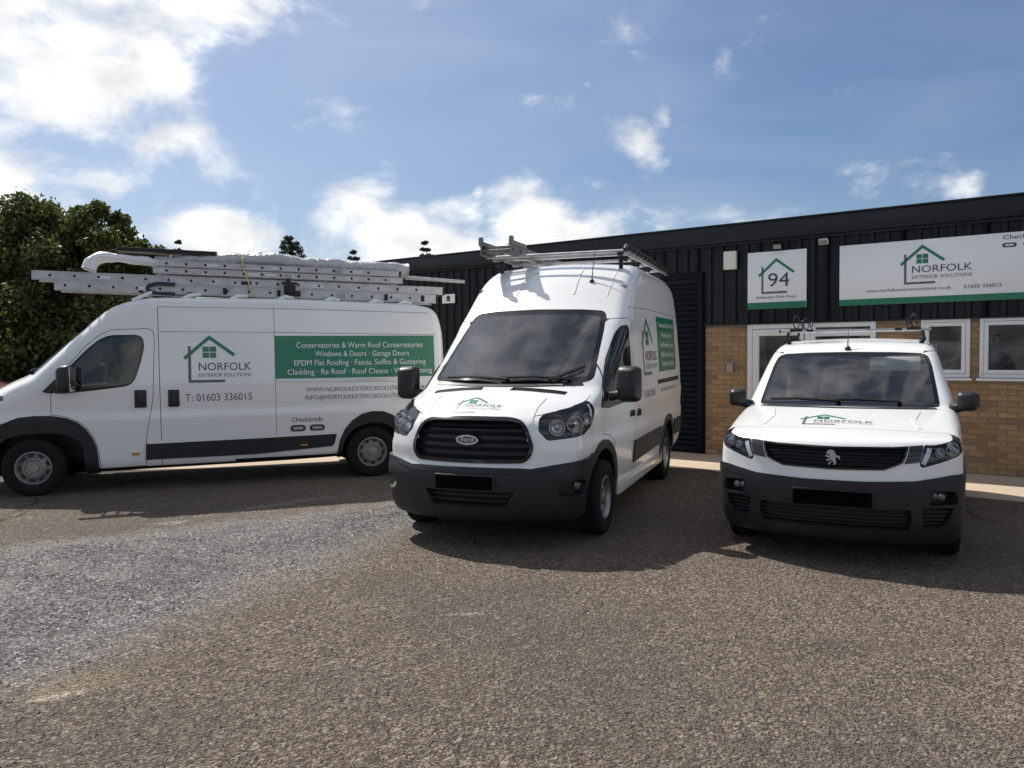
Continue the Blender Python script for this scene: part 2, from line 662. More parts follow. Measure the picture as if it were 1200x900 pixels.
class Body:
    """cutting table for a shell: regions drawn on it in side, front, top or wrap-round coordinates become openings and parts"""

    def __init__(self, shell, wrap_x=0.0):
        self.bm = shell.mesh()
        self.bvh = BVHTree.FromBMesh(self.bm)
        self.wx = wrap_x

    # --- projections: 2-D coordinates of a point, its 3-D place back, and the direction seen along
    def to2(self, v, ax):
        if ax == 'y': return (v.x, v.z)
        if ax == 'x': return (v.y, v.z)
        if ax == 'z': return (v.x, v.y)
        return (math.atan2(v.y, v.x - self.wx), v.z)

    def seg_plane(self, a, b, ax):
        if ax == 'c':
            A = Vector((self.wx + math.cos(a[0]), math.sin(a[0]), a[1]))
            B = Vector((self.wx + math.cos(b[0]), math.sin(b[0]), b[1]))
            m = (a[0] + b[0]) / 2
            d = Vector((math.cos(m), math.sin(m), 0))
        elif ax == 'y':
            A, B, d = Vector((a[0], 0, a[1])), Vector((b[0], 0, b[1])), Vector((0, 1, 0))
        elif ax == 'x':
            A, B, d = Vector((0, a[0], a[1])), Vector((0, b[0], b[1])), Vector((1, 0, 0))
        else:
            A, B, d = Vector((a[0], a[1], 0)), Vector((b[0], b[1], 0)), Vector((0, 0, 1))
        return A, (B - A).cross(d).normalized()

    def facing(self, f, ax, side):
        n, c = f.normal, f.calc_center_median()
        if ax == 'y': return n.y * side > .12 and c.y * side > 0
        if ax == 'x': return n.x > .10 and c.x > -2.6
        if ax == 'z': return n.z > .2
        return (n.x * (c.x - self.wx) + n.y * c.y) > 0.02 * math.hypot(c.x - self.wx, c.y) and c.x > self.wx - .05

    def cut(self, poly, ax, side=1):
        bm = self.bm
        bm.normal_update()
        xs = [p[0] for p in poly]; zs = [p[1] for p in poly]
        bx = (min(xs) - .01, max(xs) + .01, min(zs) - .01, max(zs) + .01)
        cand = set()
        for f in bm.faces:
            q = [self.to2(v.co, ax) for v in f.verts]
            if max(a for a, _ in q) < bx[0] or min(a for a, _ in q) > bx[1] or max(b for _, b in q) < bx[2] or min(b for _, b in q) > bx[3]:
                continue
            if ax == 'c' and max(a for a, _ in q) - min(a for a, _ in q) > 1.5: continue
            if self.facing(f, ax, side): cand.add(f)
        n = len(poly)
        for i in range(n):
            a, b = poly[i][:2], poly[(i + 1) % n][:2]
            if math.hypot(a[0] - b[0], a[1] - b[1]) < 1e-6: continue
            co, no = self.seg_plane(a, b, ax)
            dx, dz = b[0] - a[0], b[1] - a[1]
            L2 = dx * dx + dz * dz
            sel = []
            for f in cand:
                if not f.is_valid: continue
                ds = [(v.co - co).dot(no) for v in f.verts]
                if min(ds) > -1e-5 or max(ds) < 1e-5: continue
                ts = [((q[0] - a[0]) * dx + (q[1] - a[1]) * dz) / L2 for q in (self.to2(v.co, ax) for v in f.verts)]
                if max(ts) < -.0 or min(ts) > 1.0: continue
                sel.append(f)
            if not sel: continue
            geom = set(sel)
            for f in sel:
                geom.update(f.edges); geom.update(f.verts)
            r = bmesh.ops.bisect_plane(bm, geom=list(geom), plane_co=co, plane_no=no, dist=1e-5)
            cand.update(g for g in r['geom'] if isinstance(g, bmesh.types.BMFace))
        bm.normal_update()
        return [f for f in cand if f.is_valid and in_poly(self.to2(f.calc_center_median(), ax), poly)]

    def collect(self, poly, ax, side=1):
        self.bm.normal_update()
        return [f for f in self.bm.faces if self.facing(f, ax, side) and in_poly(self.to2(f.calc_center_median(), ax), poly)]

    def paint(self, faces, mi):
        for f in faces: f.material_index = mi

    def take(self, faces, delete=True, off=0.0, thick=0.0, mi=0, keep_mi=False):
        """copy faces into a new bmesh, moved out by off; thick closes it with a rim going inwards"""
        nb = bmesh.new()
        vm = {}
        nrm = {}
        for f in faces:
            for v in f.verts:
                if v not in vm:
                    vm[v] = nb.verts.new(v.co + v.normal * off)
                    nrm[vm[v]] = v.normal.copy()
        for f in faces:
            try:
                g = nb.faces.new([vm[v] for v in f.verts])
                g.material_index = f.material_index if keep_mi else mi
            except ValueError:
                pass
        if thick:
            be = [e for e in nb.edges if len(e.link_faces) == 1]
            low = {}
            for e in be:
                for v in e.verts:
                    if v not in low:
                        low[v] = nb.verts.new(v.co - nrm[v] * thick)
            for e in be:
                lp = e.link_faces[0]
                a, b = e.verts
                for l in lp.loops:
                    if l.edge == e:
                        a, b = l.vert, l.link_loop_next.vert
                        break
                g = nb.faces.new((b, a, low[a], low[b]))
                g.material_index = mi
        if delete:
            bmesh.ops.delete(self.bm, geom=[f for f in faces if f.is_valid], context='FACES')
        return nb

    def recess(self, faces, d, shrink=1.0, mi=0, rim_mi=None, delete=True):
        """turn a region into a tray: floor = the region moved by vector d and shrunk about its centre, walls from its rim"""
        nb = bmesh.new()
        d = Vector(d)
        c = Vector((0, 0, 0))
        vs = {v for f in faces for v in f.verts}
        for v in vs: c += v.co
        c /= max(1, len(vs))
        top = {}
        low = {}
        for v in vs:
            low[v] = nb.verts.new(c + (v.co - c) * shrink + d)
        for f in faces:
            g = nb.faces.new([low[v] for v in f.verts])
            g.material_index = mi
        fs = set(faces)
        for f in faces:
            for l in f.loops:
                e = l.edge
                if sum(1 for g in e.link_faces if g in fs) == 1:
                    a, b = l.vert, l.link_loop_next.vert
                    for v in (a, b):
                        if v not in top: top[v] = nb.verts.new(v.co)
                    g = nb.faces.new((top[a], top[b], low[b], low[a]))
                    g.material_index = mi if rim_mi is None else rim_mi
        if delete:
            bmesh.ops.delete(self.bm, geom=[f for f in faces if f.is_valid], context='FACES')
        return nb

    def hit(self, a, b, ax, side=1):
        """surface point and normal under a 2-D coordinate"""
        if ax == 'y': o, d = Vector((a, 3 * side, b)), Vector((0, -side, 0))
        elif ax == 'x': o, d = Vector((3, a, b)), Vector((-1, 0, 0))
        elif ax == 'z': o, d = Vector((a, b, 4)), Vector((0, 0, -1))
        else:
            u = Vector((math.cos(a), math.sin(a), 0))
            o, d = Vector((self.wx, 0, b)) + u * 3, -u
        h = self.bvh.ray_cast(o, d)
        if h[0] is None:
            return None, None
        return h[0], (h[1] if h[1].dot(d) < 0 else -h[1])

    def conform(self, bm, ax, off=.003, side=1):
        """lay a flat mesh drawn in (a, b, extra height) onto the surface"""
        bad = []
        for v in bm.verts:
            p, n = self.hit(v.co.x, v.co.y, ax, side)
            if p is None:
                bad.append(v)
                continue
            v.co = p + n * (off + v.co.z)
        if bad: bmesh.ops.delete(bm, geom=bad, context='VERTS')
        return bm


# ------------------------------------------------------------------ lettering and the house emblem
def text_bm(s, size, align='CENTER', bold=0.0, spacing=1.0):
    cu = bpy.data.curves.new('lettering', 'FONT')
    cu.body = s
    cu.size = size
    cu.align_x = align
    cu.offset = bold
    cu.space_character = spacing
    cu.resolution_u = 3
    o = bpy.data.objects.new('lettering', cu)
    COL.objects.link(o)
    dg = bpy.context.evaluated_depsgraph_get()
    me = bpy.data.meshes.new_from_object(o.evaluated_get(dg))
    bm = bmesh.new()
    bm.from_mesh(me)
    bpy.data.meshes.remove(me)
    bpy.data.objects.remove(o)
    bpy.data.curves.remove(cu)
    return bm


def fit_text(s, w, h, bold=0.0, spacing=1.0):
    """lettering scaled to a width and a capital height"""
    bm = text_bm(s, 1.0, bold=bold, spacing=spacing)
    xs = [v.co.x for v in bm.verts]; ys = [v.co.y for v in bm.verts]
    cx = (min(xs) + max(xs)) / 2
    sx = w / (max(xs) - min(xs))
    sy = h / .73
    base = 0.0
    for v in bm.verts:
        v.co.x = (v.co.x - cx) * sx
        v.co.y = v.co.y * sy
    return bm


def poly_bm(bm, pts, n=1):
    """flat strip polygon, cut finely enough to follow a curved panel"""
    vs = [bm.verts.new((p[0], p[1], 0)) for p in pts]
    f = bm.faces.new(vs)
    return f


def line_bm(bm, pts, w, n=6):
    """flat mitred band along a polyline, subdivided"""
    P = [Vector(p) for p in pts]
    L, Rr = [], []
    for i in range(len(P)):
        d1 = (P[i] - P[i - 1]).normalized() if i > 0 else None
        d2 = (P[i + 1] - P[i]).normalized() if i < len(P) - 1 else None
        if d1 is None: d1 = d2
        if d2 is None: d2 = d1
        n1, n2 = Vector((-d1.y, d1.x)), Vector((-d2.y, d2.x))
        b = (n1 + n2).normalized()
        k = w / 2 / max(.3, b.dot(n1))
        L.append(P[i] + b * k); Rr.append(P[i] - b * k)
    for i in range(len(P) - 1):
        row = []
        for t in range(n + 1):
            a = L[i].lerp(L[i + 1], t / n); c = Rr[i].lerp(Rr[i + 1], t / n)
            row.append((bm.verts.new((a.x, a.y, 0)), bm.verts.new((c.x, c.y, 0))))
        for t in range(n):
            bm.faces.new((row[t][0], row[t][1], row[t + 1][1], row[t + 1][0]))


def emblem(kind='house'):
    """the house emblem in a unit drawing: roof, window, L-shaped wall; returns (green bmesh, grey bmesh)"""
    g, k = bmesh.new(), bmesh.new()
    line_bm(g, [(-.04, .515), (.49, .985), (1.02, .58)], .075)
    if kind == 'house':
        for i in (0, 1):
            for j in (0, 1):
                x, y = .345 + i * .152, .525 + j * .135
                poly_bm(g, [(x, y), (x + .135, y), (x + .135, y + .118), (x, y + .118)])
    line_bm(k, [(.07, .79), (.07, .0), (.81, .0)], .06)
    return g, k


def place2(bm, fn):
    for v in bm.verts:
        a, b = fn(v.co.x, v.co.y)
        v.co.x, v.co.y = a, b
    return bm

# ================================================================== GROUND
BANG = R(143.3835 - 180)                     # the building front runs along its own X, outwards is -Y
BX = Vector((math.cos(BANG), math.sin(BANG), 0))
BO = Vector((-BX.y * -1, -BX.x, 0)) * 1.0
BO = Vector((BX.y, -BX.x, 0))                # outwards from the wall
B0 = Vector((5.0, 11.36616, 0))


def bw(X, off, z=0.0):
    p = B0 + BX * X + BO * off
    return (p.x, p.y, z)


def ground_material():
    m = bpy.data.materials.new('worn_asphalt')
    m.use_nodes = True
    nt = m.node_tree
    N, L = nt.nodes, nt.links
    b = N['Principled BSDF']
    geo = N.new('ShaderNodeNewGeometry')

    def noise(scale, det=5, rough=.6, dist=0.0, vec=None):
        n = N.new('ShaderNodeTexNoise')
        n.inputs['Scale'].default_value = scale
        n.inputs['Detail'].default_value = det
        n.inputs['Roughness'].default_value = rough
        n.inputs['Distortion'].default_value = dist
        L.new(vec or geo.outputs['Position'], n.inputs['Vector'])
        return n.outputs['Fac']

    def mr(v, a, b_, c=0.0, d=1.0, smooth=True):
        n = N.new('ShaderNodeMapRange')
        if smooth: n.interpolation_type = 'SMOOTHSTEP'
        n.inputs['From Min'].default_value = a
        n.inputs['From Max'].default_value = b_
        n.inputs['To Min'].default_value = c
        n.inputs['To Max'].default_value = d
        L.new(v, n.inputs['Value'])
        return n.outputs[0]

    def op(o, a, c):
        n = N.new('ShaderNodeMath')
        n.operation = o
        for i, v in enumerate((a, c)):
            if isinstance(v, (int, float)): n.inputs[i].default_value = v
            else: L.new(v, n.inputs[i])
        return n.outputs[0]

    def mix(f, a, c, mode='MIX'):
        n = N.new('ShaderNodeMix')
        n.data_type = 'RGBA'
        n.blend_type = mode
        if isinstance(f, (int, float)): n.inputs['Factor'].default_value = f
        else: L.new(f, n.inputs['Factor'])
        for k, v in (('A', a), ('B', c)):
            if isinstance(v, tuple): n.inputs[k].default_value = (*v, 1)
            else: L.new(v, n.inputs[k])
        return n.outputs['Result']

    # chippings: cells with random tones
    vo = N.new('ShaderNodeTexVoronoi')
    vo.inputs['Scale'].default_value = 54
    wob = N.new('ShaderNodeVectorMath')
    wob.operation = 'ADD'
    nv = N.new('ShaderNodeTexNoise')
    nv.inputs['Scale'].default_value = 45
    L.new(geo.outputs['Position'], nv.inputs['Vector'])
    sc = N.new('ShaderNodeVectorMath')
    sc.operation = 'SCALE'
    sc.inputs['Scale'].default_value = .022
    L.new(nv.outputs['Color'], sc.inputs[0])
    L.new(geo.outputs['Position'], wob.inputs[0])
    L.new(sc.outputs[0], wob.inputs[1])
    L.new(wob.outputs[0], vo.inputs['Vector'])
    sepc = N.new('ShaderNodeSeparateColor')
    L.new(vo.outputs['Color'], sepc.inputs[0])
    tone = sepc.outputs[0]
    big = noise(.35, 4, .55)
    mid = noise(1.7, 6, .65)
    fine = noise(120, 3, .6)
    base = mix(mr(tone, 0, 1), (.105, .081, .061), (.34, .27, .21))
    base = mix(mr(mid, .35, .7, 0, .6), base, (.205, .16, .122))
    base = mix(mr(big, .42, .62, 0, .7), base, (.15, .128, .11))
    # a few pale stones
    base = mix(op('MULTIPLY', mr(sepc.outputs[1], .978, .985), mr(fine, .3, .6, .3, .9)), base, (.36, .31, .25))
    # wet band sweeping in from the left, its sheen painted in as paler grey
    sx = N.new('ShaderNodeSeparateXYZ')
    L.new(geo.outputs['Position'], sx.inputs[0])
    X, Y = sx.outputs[0], sx.outputs[1]
    wnz = op('MULTIPLY', op('SUBTRACT', noise(.9, 8, .68), .5), 2.6)
    # right edge: line from (-2.45,3.4) to (-0.9,7.2) to (-.4,9.5)
    edge = op('ADD', op('SUBTRACT', op('MULTIPLY', op('SUBTRACT', Y, 3.4), .43), 2.62), op('MULTIPLY', wnz, .42))
    left_of = mr(op('SUBTRACT', edge, X), -.35, .75)
    # far edge: Y about 7.3 at x=-4.5, 9.0 at x=-2
    far = op('ADD', op('ADD', op('MULTIPLY', op('ADD', X, 4.5), .62), 7.15), op('MULTIPLY', wnz, .55))
    near_of = mr(op('SUBTRACT', far, Y), -.1, .8)
    patch = op('MULTIPLY', left_of, near_of)
    patchy = op('MULTIPLY', patch, mr(noise(2.2, 8, .72, .6), .30, .52, .35, 1))
    worm = noise(26, 3, .55, 2.0)
    base = mix(mr(worm, .50, .36, 0, .55), base, (.05, .038, .028))
    grey = mix(mr(tone, 0, 1), (.12, .113, .114), (.31, .295, .298))
    grey = mix(mr(worm, .52, .38, 0, .75), grey, (.03, .028, .029))
    grey = mix(mr(worm, .58, .68, 0, .6), grey, (.60, .575, .58))  # pale flecks paint wet glints into the colour
    base = mix(op('MULTIPLY', patchy, .92), base, grey)
    # small tan repair with a pale rim at the edge of the wet band
    def ell(cx, cy, rx, ry, ang, wob):
        mp_ = N.new('ShaderNodeMapping')
        mp_.vector_type = 'TEXTURE'
        mp_.inputs['Location'].default_value = (cx, cy, 0)
        mp_.inputs['Rotation'].default_value = (0, 0, ang)
        mp_.inputs['Scale'].default_value = (rx, ry, 1)
        L.new(geo.outputs['Position'], mp_.inputs[0])
        ln = N.new('ShaderNodeVectorMath')
        ln.operation = 'LENGTH'
        L.new(mp_.outputs[0], ln.inputs[0])
        return op('ADD', ln.outputs['Value'], op('MULTIPLY', op('SUBTRACT', noise(5, 6, .7), .5), wob))
    e1 = ell(-2.22, 4.03, .30, .17, R(38), 1.5)
    base = mix(mr(e1, 1.05, .8, 0, .85), base, (.26, .205, .145))
    e2 = ell(-2.27, 3.88, .17, .055, R(30), 2.6)
    base = mix(op('MULTIPLY', mr(e2, 1.1, .4, 0, .9), mr(tone, .2, .5, .3, 1)), base, (.50, .43, .33))
    e3 = ell(-2.6, 8.85, 1.15, .085, R(43), 1.9)
    base = mix(op('MULTIPLY', mr(e3, 1.2, .3, 0, .7), mr(tone, .15, .6, .2, 1)), base, (.36, .34, .32))
    e4 = ell(-3.42, 7.9, .22, .12, R(10), 2.6)
    base = mix(op('MULTIPLY', mr(e4, 1.1, .3, 0, .8), mr(tone, .35, .6)), base, (.48, .46, .42))
    e5 = ell(-.33, 5.05, .16, .035, R(6), 2.6)
    base = mix(op('MULTIPLY', mr(e5, 1.1, .3, 0, .8), mr(tone, .35, .6)), base, (.48, .43, .36))
    e6 = ell(-1.15, 5.25, .2, .06, R(20), 2.6)
    base = mix(op('MULTIPLY', mr(e6, 1.1, .3, 0, .7), mr(tone, .4, .65)), base, (.42, .38, .32))
    # chalky splash marks
    st = N.new('ShaderNodeMapping')
    st.inputs['Rotation'].default_value = (0, 0, R(-33))
    st.inputs['Scale'].default_value = (.55, 3.2, 1)
    L.new(geo.outputs['Position'], st.inputs[0])
    spl = mr(noise(.8, 8, .68, .3, st.outputs[0]), .675, .75)
    base = mix(op('MULTIPLY', op('MULTIPLY', spl, mr(tone, .1, .7, .25, .8)), mr(op('SUBTRACT', 14.0, Y), 0, 3)), base, (.34, .32, .30))
    # oil and damp stains, darker
    oil = mr(noise(.75, 5, .6, .4), .60, .70)
    base = mix(op('MULTIPLY', oil, .35), base, (.034, .03, .027))
    # cracks: thin dark lines
    cr = N.new('ShaderNodeTexVoronoi')
    cr.feature = 'DISTANCE_TO_EDGE'
    cr.inputs['Scale'].default_value = .33
    w2 = N.new('ShaderNodeVectorMath'); w2.operation = 'ADD'
    nn = N.new('ShaderNodeTexNoise'); nn.inputs['Scale'].default_value = 1.4; nn.inputs['Detail'].default_value = 7
    L.new(geo.outputs['Position'], nn.inputs['Vector'])
    s2 = N.new('ShaderNodeVectorMath'); s2.operation = 'SCALE'; s2.inputs['Scale'].default_value = .9
    L.new(nn.outputs['Color'], s2.inputs[0])
    L.new(geo.outputs['Position'], w2.inputs[0]); L.new(s2.outputs[0], w2.inputs[1])
    L.new(w2.outputs[0], cr.inputs['Vector'])
    crk = op('MULTIPLY', mr(cr.outputs['Distance'], .012, .004), mr(noise(.6, 3), .45, .55))
    crk = op('MULTIPLY', crk, mr(Y, 6.5, 8.5))
    base = mix(op('MULTIPLY', crk, .75), base, (.02, .018, .016))
    L.new(base, b.inputs['Base Color'])
    rough = op('SUBTRACT', mr(mid, .3, .7, .80, .95), op('MULTIPLY', patchy, .50))
    rough = op('SUBTRACT', rough, op('MULTIPLY', op('MULTIPLY', patchy, mr(sepc.outputs[2], .62, .66)), .22))
    L.new(rough, b.inputs['Roughness'])
    L.new(op('ADD', .3, op('MULTIPLY', patchy, .6)), b.inputs['Specular IOR Level'])
    # relief
    bp1 = N.new('ShaderNodeBump')
    bp1.inputs['Strength'].default_value = 1.0
    bp1.inputs['Distance'].default_value = .016
    hh = op('SUBTRACT', 0.9, mr(vo.outputs['Distance'], 0.0, .75, 0, 1, False))
    L.new(op('ADD', hh, op('MULTIPLY', mr(worm, .3, .6), 1.3)), bp1.inputs['Height'])
    L.new(bp1.outputs[0], b.inputs['Normal'])
    return m


M['asphalt'] = ground_material()
M['concrete'] = mat('apron_concrete', (.47, .375, .28), .85, var=(1.6, .6, (.36, .29, .22)), bump=(55, .35, .006))
M['stone'] = mat('asphalt_chippings', (.19, .15, .115), .9, var=(70, .9, (.10, .078, .06)))


def build_ground():
    bm = bmesh.new()
    # finer near the camera, reaching the horizon
    ks = [-1500, -300, -80, -30, -12, 0, 12, 30, 80, 300, 1500]
    vs = {}
    for i, x in enumerate(ks):
        for j, y in enumerate(ks):
            vs[i, j] = bm.verts.new((x, y, 0))
    for i in range(len(ks) - 1):
        for j in range(len(ks) - 1):
            bm.faces.new((vs[i, j], vs[i + 1, j], vs[i + 1, j + 1], vs[i, j + 1]))
    tag(obj('ground', bm, M['asphalt']), kind='structure')
    # pale concrete apron along the building, near edge shaped to the vans' shadow line
    pts = [(9, 0), (9, 2.6), (2.1, 1.94), (1.5, 1.9), (-1.4, 1.54), (-2.3, 1.54), (-4.6, 2.3), (-6.2, 3.85), (-7.2, 4.95), (-8.8, 6.35), (-11, 8.3), (-18, 8.6), (-18, -4), (-11.2, -4), (-11.2, 0)]
    bm = bmesh.new()
    f = bm.faces.new([bm.verts.new(bw(x, o, .004)) for x, o in pts])
    if f.normal.z < 0: f.normal_flip()
    bmesh.ops.triangulate(bm, faces=bm.faces[:])
    bm.normal_update()
    for f in bm.faces:
        if f.normal.z < 0: f.normal_flip()
    tag(obj('concrete_apron', bm, M['concrete']), kind='structure')
    # chippings standing proud of the worn surface in the foreground
    n = 34000
    r = rng.random(n)
    yy = 1.9 + 5.4 * r ** 1.35
    xx = (rng.random(n) * 2 - 1) * (yy * .72 + .15)
    sz = .0035 + .0075 * rng.random(n) ** 2.2
    base = np.array([(1, 0, 0), (0, 1, 0), (-1, 0, 0), (0, -1, 0), (0, 0, 1)], float)
    tri = np.array([(0, 1, 4), (1, 2, 4), (2, 3, 4), (3, 0, 4)])
    ang = rng.random(n) * 6.283
    V = np.repeat(base[None], n, 0) + (rng.random((n, 5, 3)) - .5) * .5
    V *= sz[:, None, None] * np.stack([1 + .9 * rng.random(n), .7 + .3 * rng.random(n), .42 + .45 * rng.random(n)], 1)[:, None, :]
    c, s = np.cos(ang)[:, None], np.sin(ang)[:, None]
    vx = V[:, :, 0] * c - V[:, :, 1] * s + xx[:, None]
    vy = V[:, :, 0] * s + V[:, :, 1] * c + yy[:, None]
    vz = np.maximum(V[:, :, 2], 0) + .0004
    vz[:, :4] = -.001
    P = np.stack([vx, vy, vz], 2).reshape(-1, 3)
    F = (tri[None] + (np.arange(n) * 5)[:, None, None]).reshape(-1, 3)
    me = bpy.data.meshes.new('chippings')
    me.from_pydata(P.tolist(), [], F.tolist())
    me.materials.append(M['stone'])
    tag(link('chippings', me), 'brown stone chippings worn out of the asphalt yard', 'gravel', kind='stuff')


build_ground()

# ================================================================== BUILDING
M['clad'] = mat('black_cladding', (.0075, .009, .012), .5, spec=.3, var=(1.3, .4, (.014, .016, .019)), rvar=(3, .45, .6))
M['fascia'] = mat('roof_edge_black', (.009, .011, .015), .45, spec=.35, rvar=(2, .3, .5))
M['shutter'] = mat('black_shutter', (.006, .008, .014), .65, spec=.15)
M['mortar'] = mat('mortar', (.30, .25, .19), .95, var=(30, .6, (.22, .18, .14)))
BR = []
for i, c in enumerate([(.42, .27, .145), (.38, .235, .12), (.45, .30, .17), (.33, .20, .11), (.40, .25, .13), (.30, .185, .115)]):
    BR.append(mat('buff_brick', c, .9, var=(22, .7, tuple(k * .62 for k in c)), bump=(120, .4, .003)))
M['upvc'] = mat('white_upvc', (.78, .78, .77), .32, var=(5, .15, (.68, .66, .62)))
M['pane'] = glass('window_pane', (.34, .37, .40), .8, dust=.10)
M['blind'] = mat('window_blind', (.22, .24, .26), .9)
M['room'] = mat('room_dark', (.06, .06, .06), .9)
M['signface'] = mat('sign_white', (.86, .87, .87), .35, coat=.3, var=(1.2, .12, (.78, .79, .80)))

bld = empty('industrial_unit', tuple(B0), BANG)
tag(bld, 'low industrial unit with black ribbed cladding above buff brickwork', 'building')
EAVE, FASC, CLB = 3.605, 3.345, 2.085
XL, XR = -12.2, 8.5


def part(name, bm, m, parent=bld, smooth=None):
    return obj(name, bm, m, parent, smooth)


def ribbed(bm, x0, x1, z0, z1, pitch=.2, y0=0.0, d=.034):
    """trapezoidal sheet: flat pans with raised ribs (outwards = -Y)"""
    xs = []
    x = math.floor(x0 / pitch) * pitch
    while x < x1 + pitch:
        for dx, yy in ((0, 0), (.09, 0), (.105, -d), (.165, -d), (.18, 0)):
            xs.append((x + dx, y0 + yy))
        x += pitch
    pts = [(x0, y0)] + [p for p in xs if x0 < p[0] < x1] + [(x1, y0)]
    lo = [bm.verts.new((x, y, z0)) for x, y in pts]
    hi = [bm.verts.new((x, y, z1)) for x, y in pts]
    lb = [bm.verts.new((x, y + .012, z0)) for x, y in pts]
    for i in range(len(pts) - 1):
        bm.faces.new((lo[i], lo[i + 1], hi[i + 1], hi[i]))
        bm.faces.new((lb[i], lb[i + 1], lo[i + 1], lo[i]))


def build_building():
    # core: walls behind the cladding, roof deck, ends
    bm = bmesh.new()
    box(bm, ((XL + XR) / 2, 5.0, 1.75), (XR - XL - .1, 9.6, 3.5))
    part('wall', bm, mat('inner_blockwork', (.12, .12, .12), .9))
    bm = bmesh.new()
    box(bm, ((XL + XR) / 2, 5.0, EAVE - .06), (XR - XL + .16, 10.1, .06))
    part('roof', bm, M['fascia'])
    bm = bmesh.new()
    box(bm, ((XL + XR) / 2, -.07, (EAVE + FASC) / 2), (XR - XL + .24, .16, EAVE - FASC), bev=.008)
    part('fascia', bm, M['fascia'], smooth=40)
    bm = bmesh.new()
    box(bm, ((XL + XR) / 2, -.075, EAVE + .0145), (XR - XL + .26, .19, .025), bev=.004)
    part('fascia_capping', bm, M['fascia'], smooth=40)
    bm = bmesh.new()
    box(bm, ((XL + XR) / 2, -.03, FASC - .02), (XR - XL, .1, .038))
    part('gutter_soffit', bm, M['fascia'])
    # cladding sheets, one metre each, above the brickwork and down to the ground left of the shutter
    x = XL
    while x < XR - .01:
        x1 = min(x + 1.0, XR)
        if x1 <= -7.05 + .001 or x < -7.05:
            x1 = min(x1, -7.05)
            bm = bmesh.new(); ribbed(bm, x + .002, x1 - .002, .06, FASC - .035, y0=-.02)
        elif x1 <= -2.45 + .001 or x < -2.45:
            x1 = min(x1, -2.45)
            bm = bmesh.new(); ribbed(bm, x + .002, x1 - .002, 2.93, FASC - .035, y0=-.02)
        else:
            bm = bmesh.new(); ribbed(bm, x + .002, x1 - .002, CLB, FASC - .035, y0=-.02)
        part('cladding_sheet', bm, M['clad'])
        x = x1
    bm = bmesh.new()
    box(bm, ((XR - 2.45) / 2 - .0, -.035, CLB - .012), (XR + 2.45, .075, .02))
    part('cladding_drip_trim', bm, M['fascia'])
    bm = bmesh.new()
    box(bm, ((XL) - .01, 5.0, 1.68), (.04, 9.8, 3.3))
    part('gable_cladding', bm, M['clad'])
    # roller shutter: frame, slats one by one, bottom rail
    sh = empty('roller_shutter', parent=bld)
    bm = bmesh.new()
    box(bm, (-2.405, -.03, 1.48), (.085, .12, 2.9), bev=.006)
    obj('shutter_guide', bm, M['shutter'], sh, 40)
    bm = bmesh.new()
    box(bm, (-7.005, -.03, 1.48), (.085, .12, 2.9), bev=.006)
    obj('shutter_guide', bm, M['shutter'], sh, 40)
    bm = bmesh.new()
    box(bm, (-4.705, -.03, 2.875), (4.68, .11, .10), bev=.006)
    obj('shutter_hood', bm, M['shutter'], sh, 40)
    sm = None
    z = .12
    k = 0
    while z + .088 < 2.83:
        if sm is None:
            bm = bmesh.new()
            pr = [(0, .0), (-.018, .012), (-.024, .04), (-.018, .07), (0, .084)]
            a = [bm.verts.new((-2.28, y, zz)) for y, zz in pr]
            b = [bm.verts.new((2.28, y, zz)) for y, zz in pr]
            for i in range(len(pr) - 1):
                bm.faces.new((a[i], b[i], b[i + 1], a[i + 1])).smooth = True
            o = obj('shutter_slat', bm, M['shutter'], sh)
            sm = o.data
        else:
            o = link('shutter_slat', sm, sh)
        o.location = (-4.705, .004, z)
        z += .088
        k += 1
    bm = bmesh.new()
    box(bm, (-4.705, -.01, .07), (4.56, .05, .10), bev=.006)
    obj('bottom_rail', bm, M['shutter'], sh, 40)
    # brickwork: mortar bed plus bricks one by one
    bw_ = empty('brick_wall', parent=bld)
    bm = bmesh.new()
    box(bm, (-2.0, .045, 1.035), (.70, .08, 2.07))
    box(bm, (.49, .045, 1.035), (.575, .08, 2.07))
    box(bm, (1.42, .045, 1.66), (.104, .08, .82))
    box(bm, (4.49, .045, .62), (7.43, .08, 1.25))
    box(bm, (5.52, .045, 1.67), (5.36, .08, .83))
    obj('mortar', bm, M['mortar'], bw_)
    meshes = []
    for i in range(6):
        bm = bmesh.new()
        box(bm, (0, 0, 0), (.215, .05, .065), bev=.004)
        for v in bm.verts:
            v.co += Vector((random.uniform(-1, 1), random.uniform(-1, 1), random.uniform(-1, 1))) * .0012
        me = bpy.data.meshes.new('brick'); bm.to_mesh(me); bm.free()
        me.materials.append(BR[i])
        meshes.append(me)
    regions = [(-2.35, -1.645, 0, CLB), (.205, .775, 0, CLB), (1.368, 1.472, 0, CLB), (.775, 1.368, 0, 1.245), (1.472, 2.84, 0, 1.245), (2.84, 8.2, 0, CLB)]

    def allowed(xa, xb, za, zb):
        best = None
        segs = []
        for (a, b, c, d) in regions:
            if za >= c - .001 and zb <= d + .03:
                lo, hi = max(xa, a), min(xb, b)
                if hi - lo > .02: segs.append([lo, hi])
        segs.sort()
        out = []
        for s in segs:
            if out and s[0] - out[-1][1] < .003: out[-1][1] = s[1]
            else: out.append(list(s))
        return out
    todo = []
    row = 0
    z = .012
    while z + .065 < CLB + .005:
        x = -2.36 - (.1125 if row % 2 else 0)
        while x < 8.2:
            for lo, hi in allowed(x, x + .215, z, z + .065):
                todo.append((lo, hi, z))
            x += .225
        z += .075
        row += 1
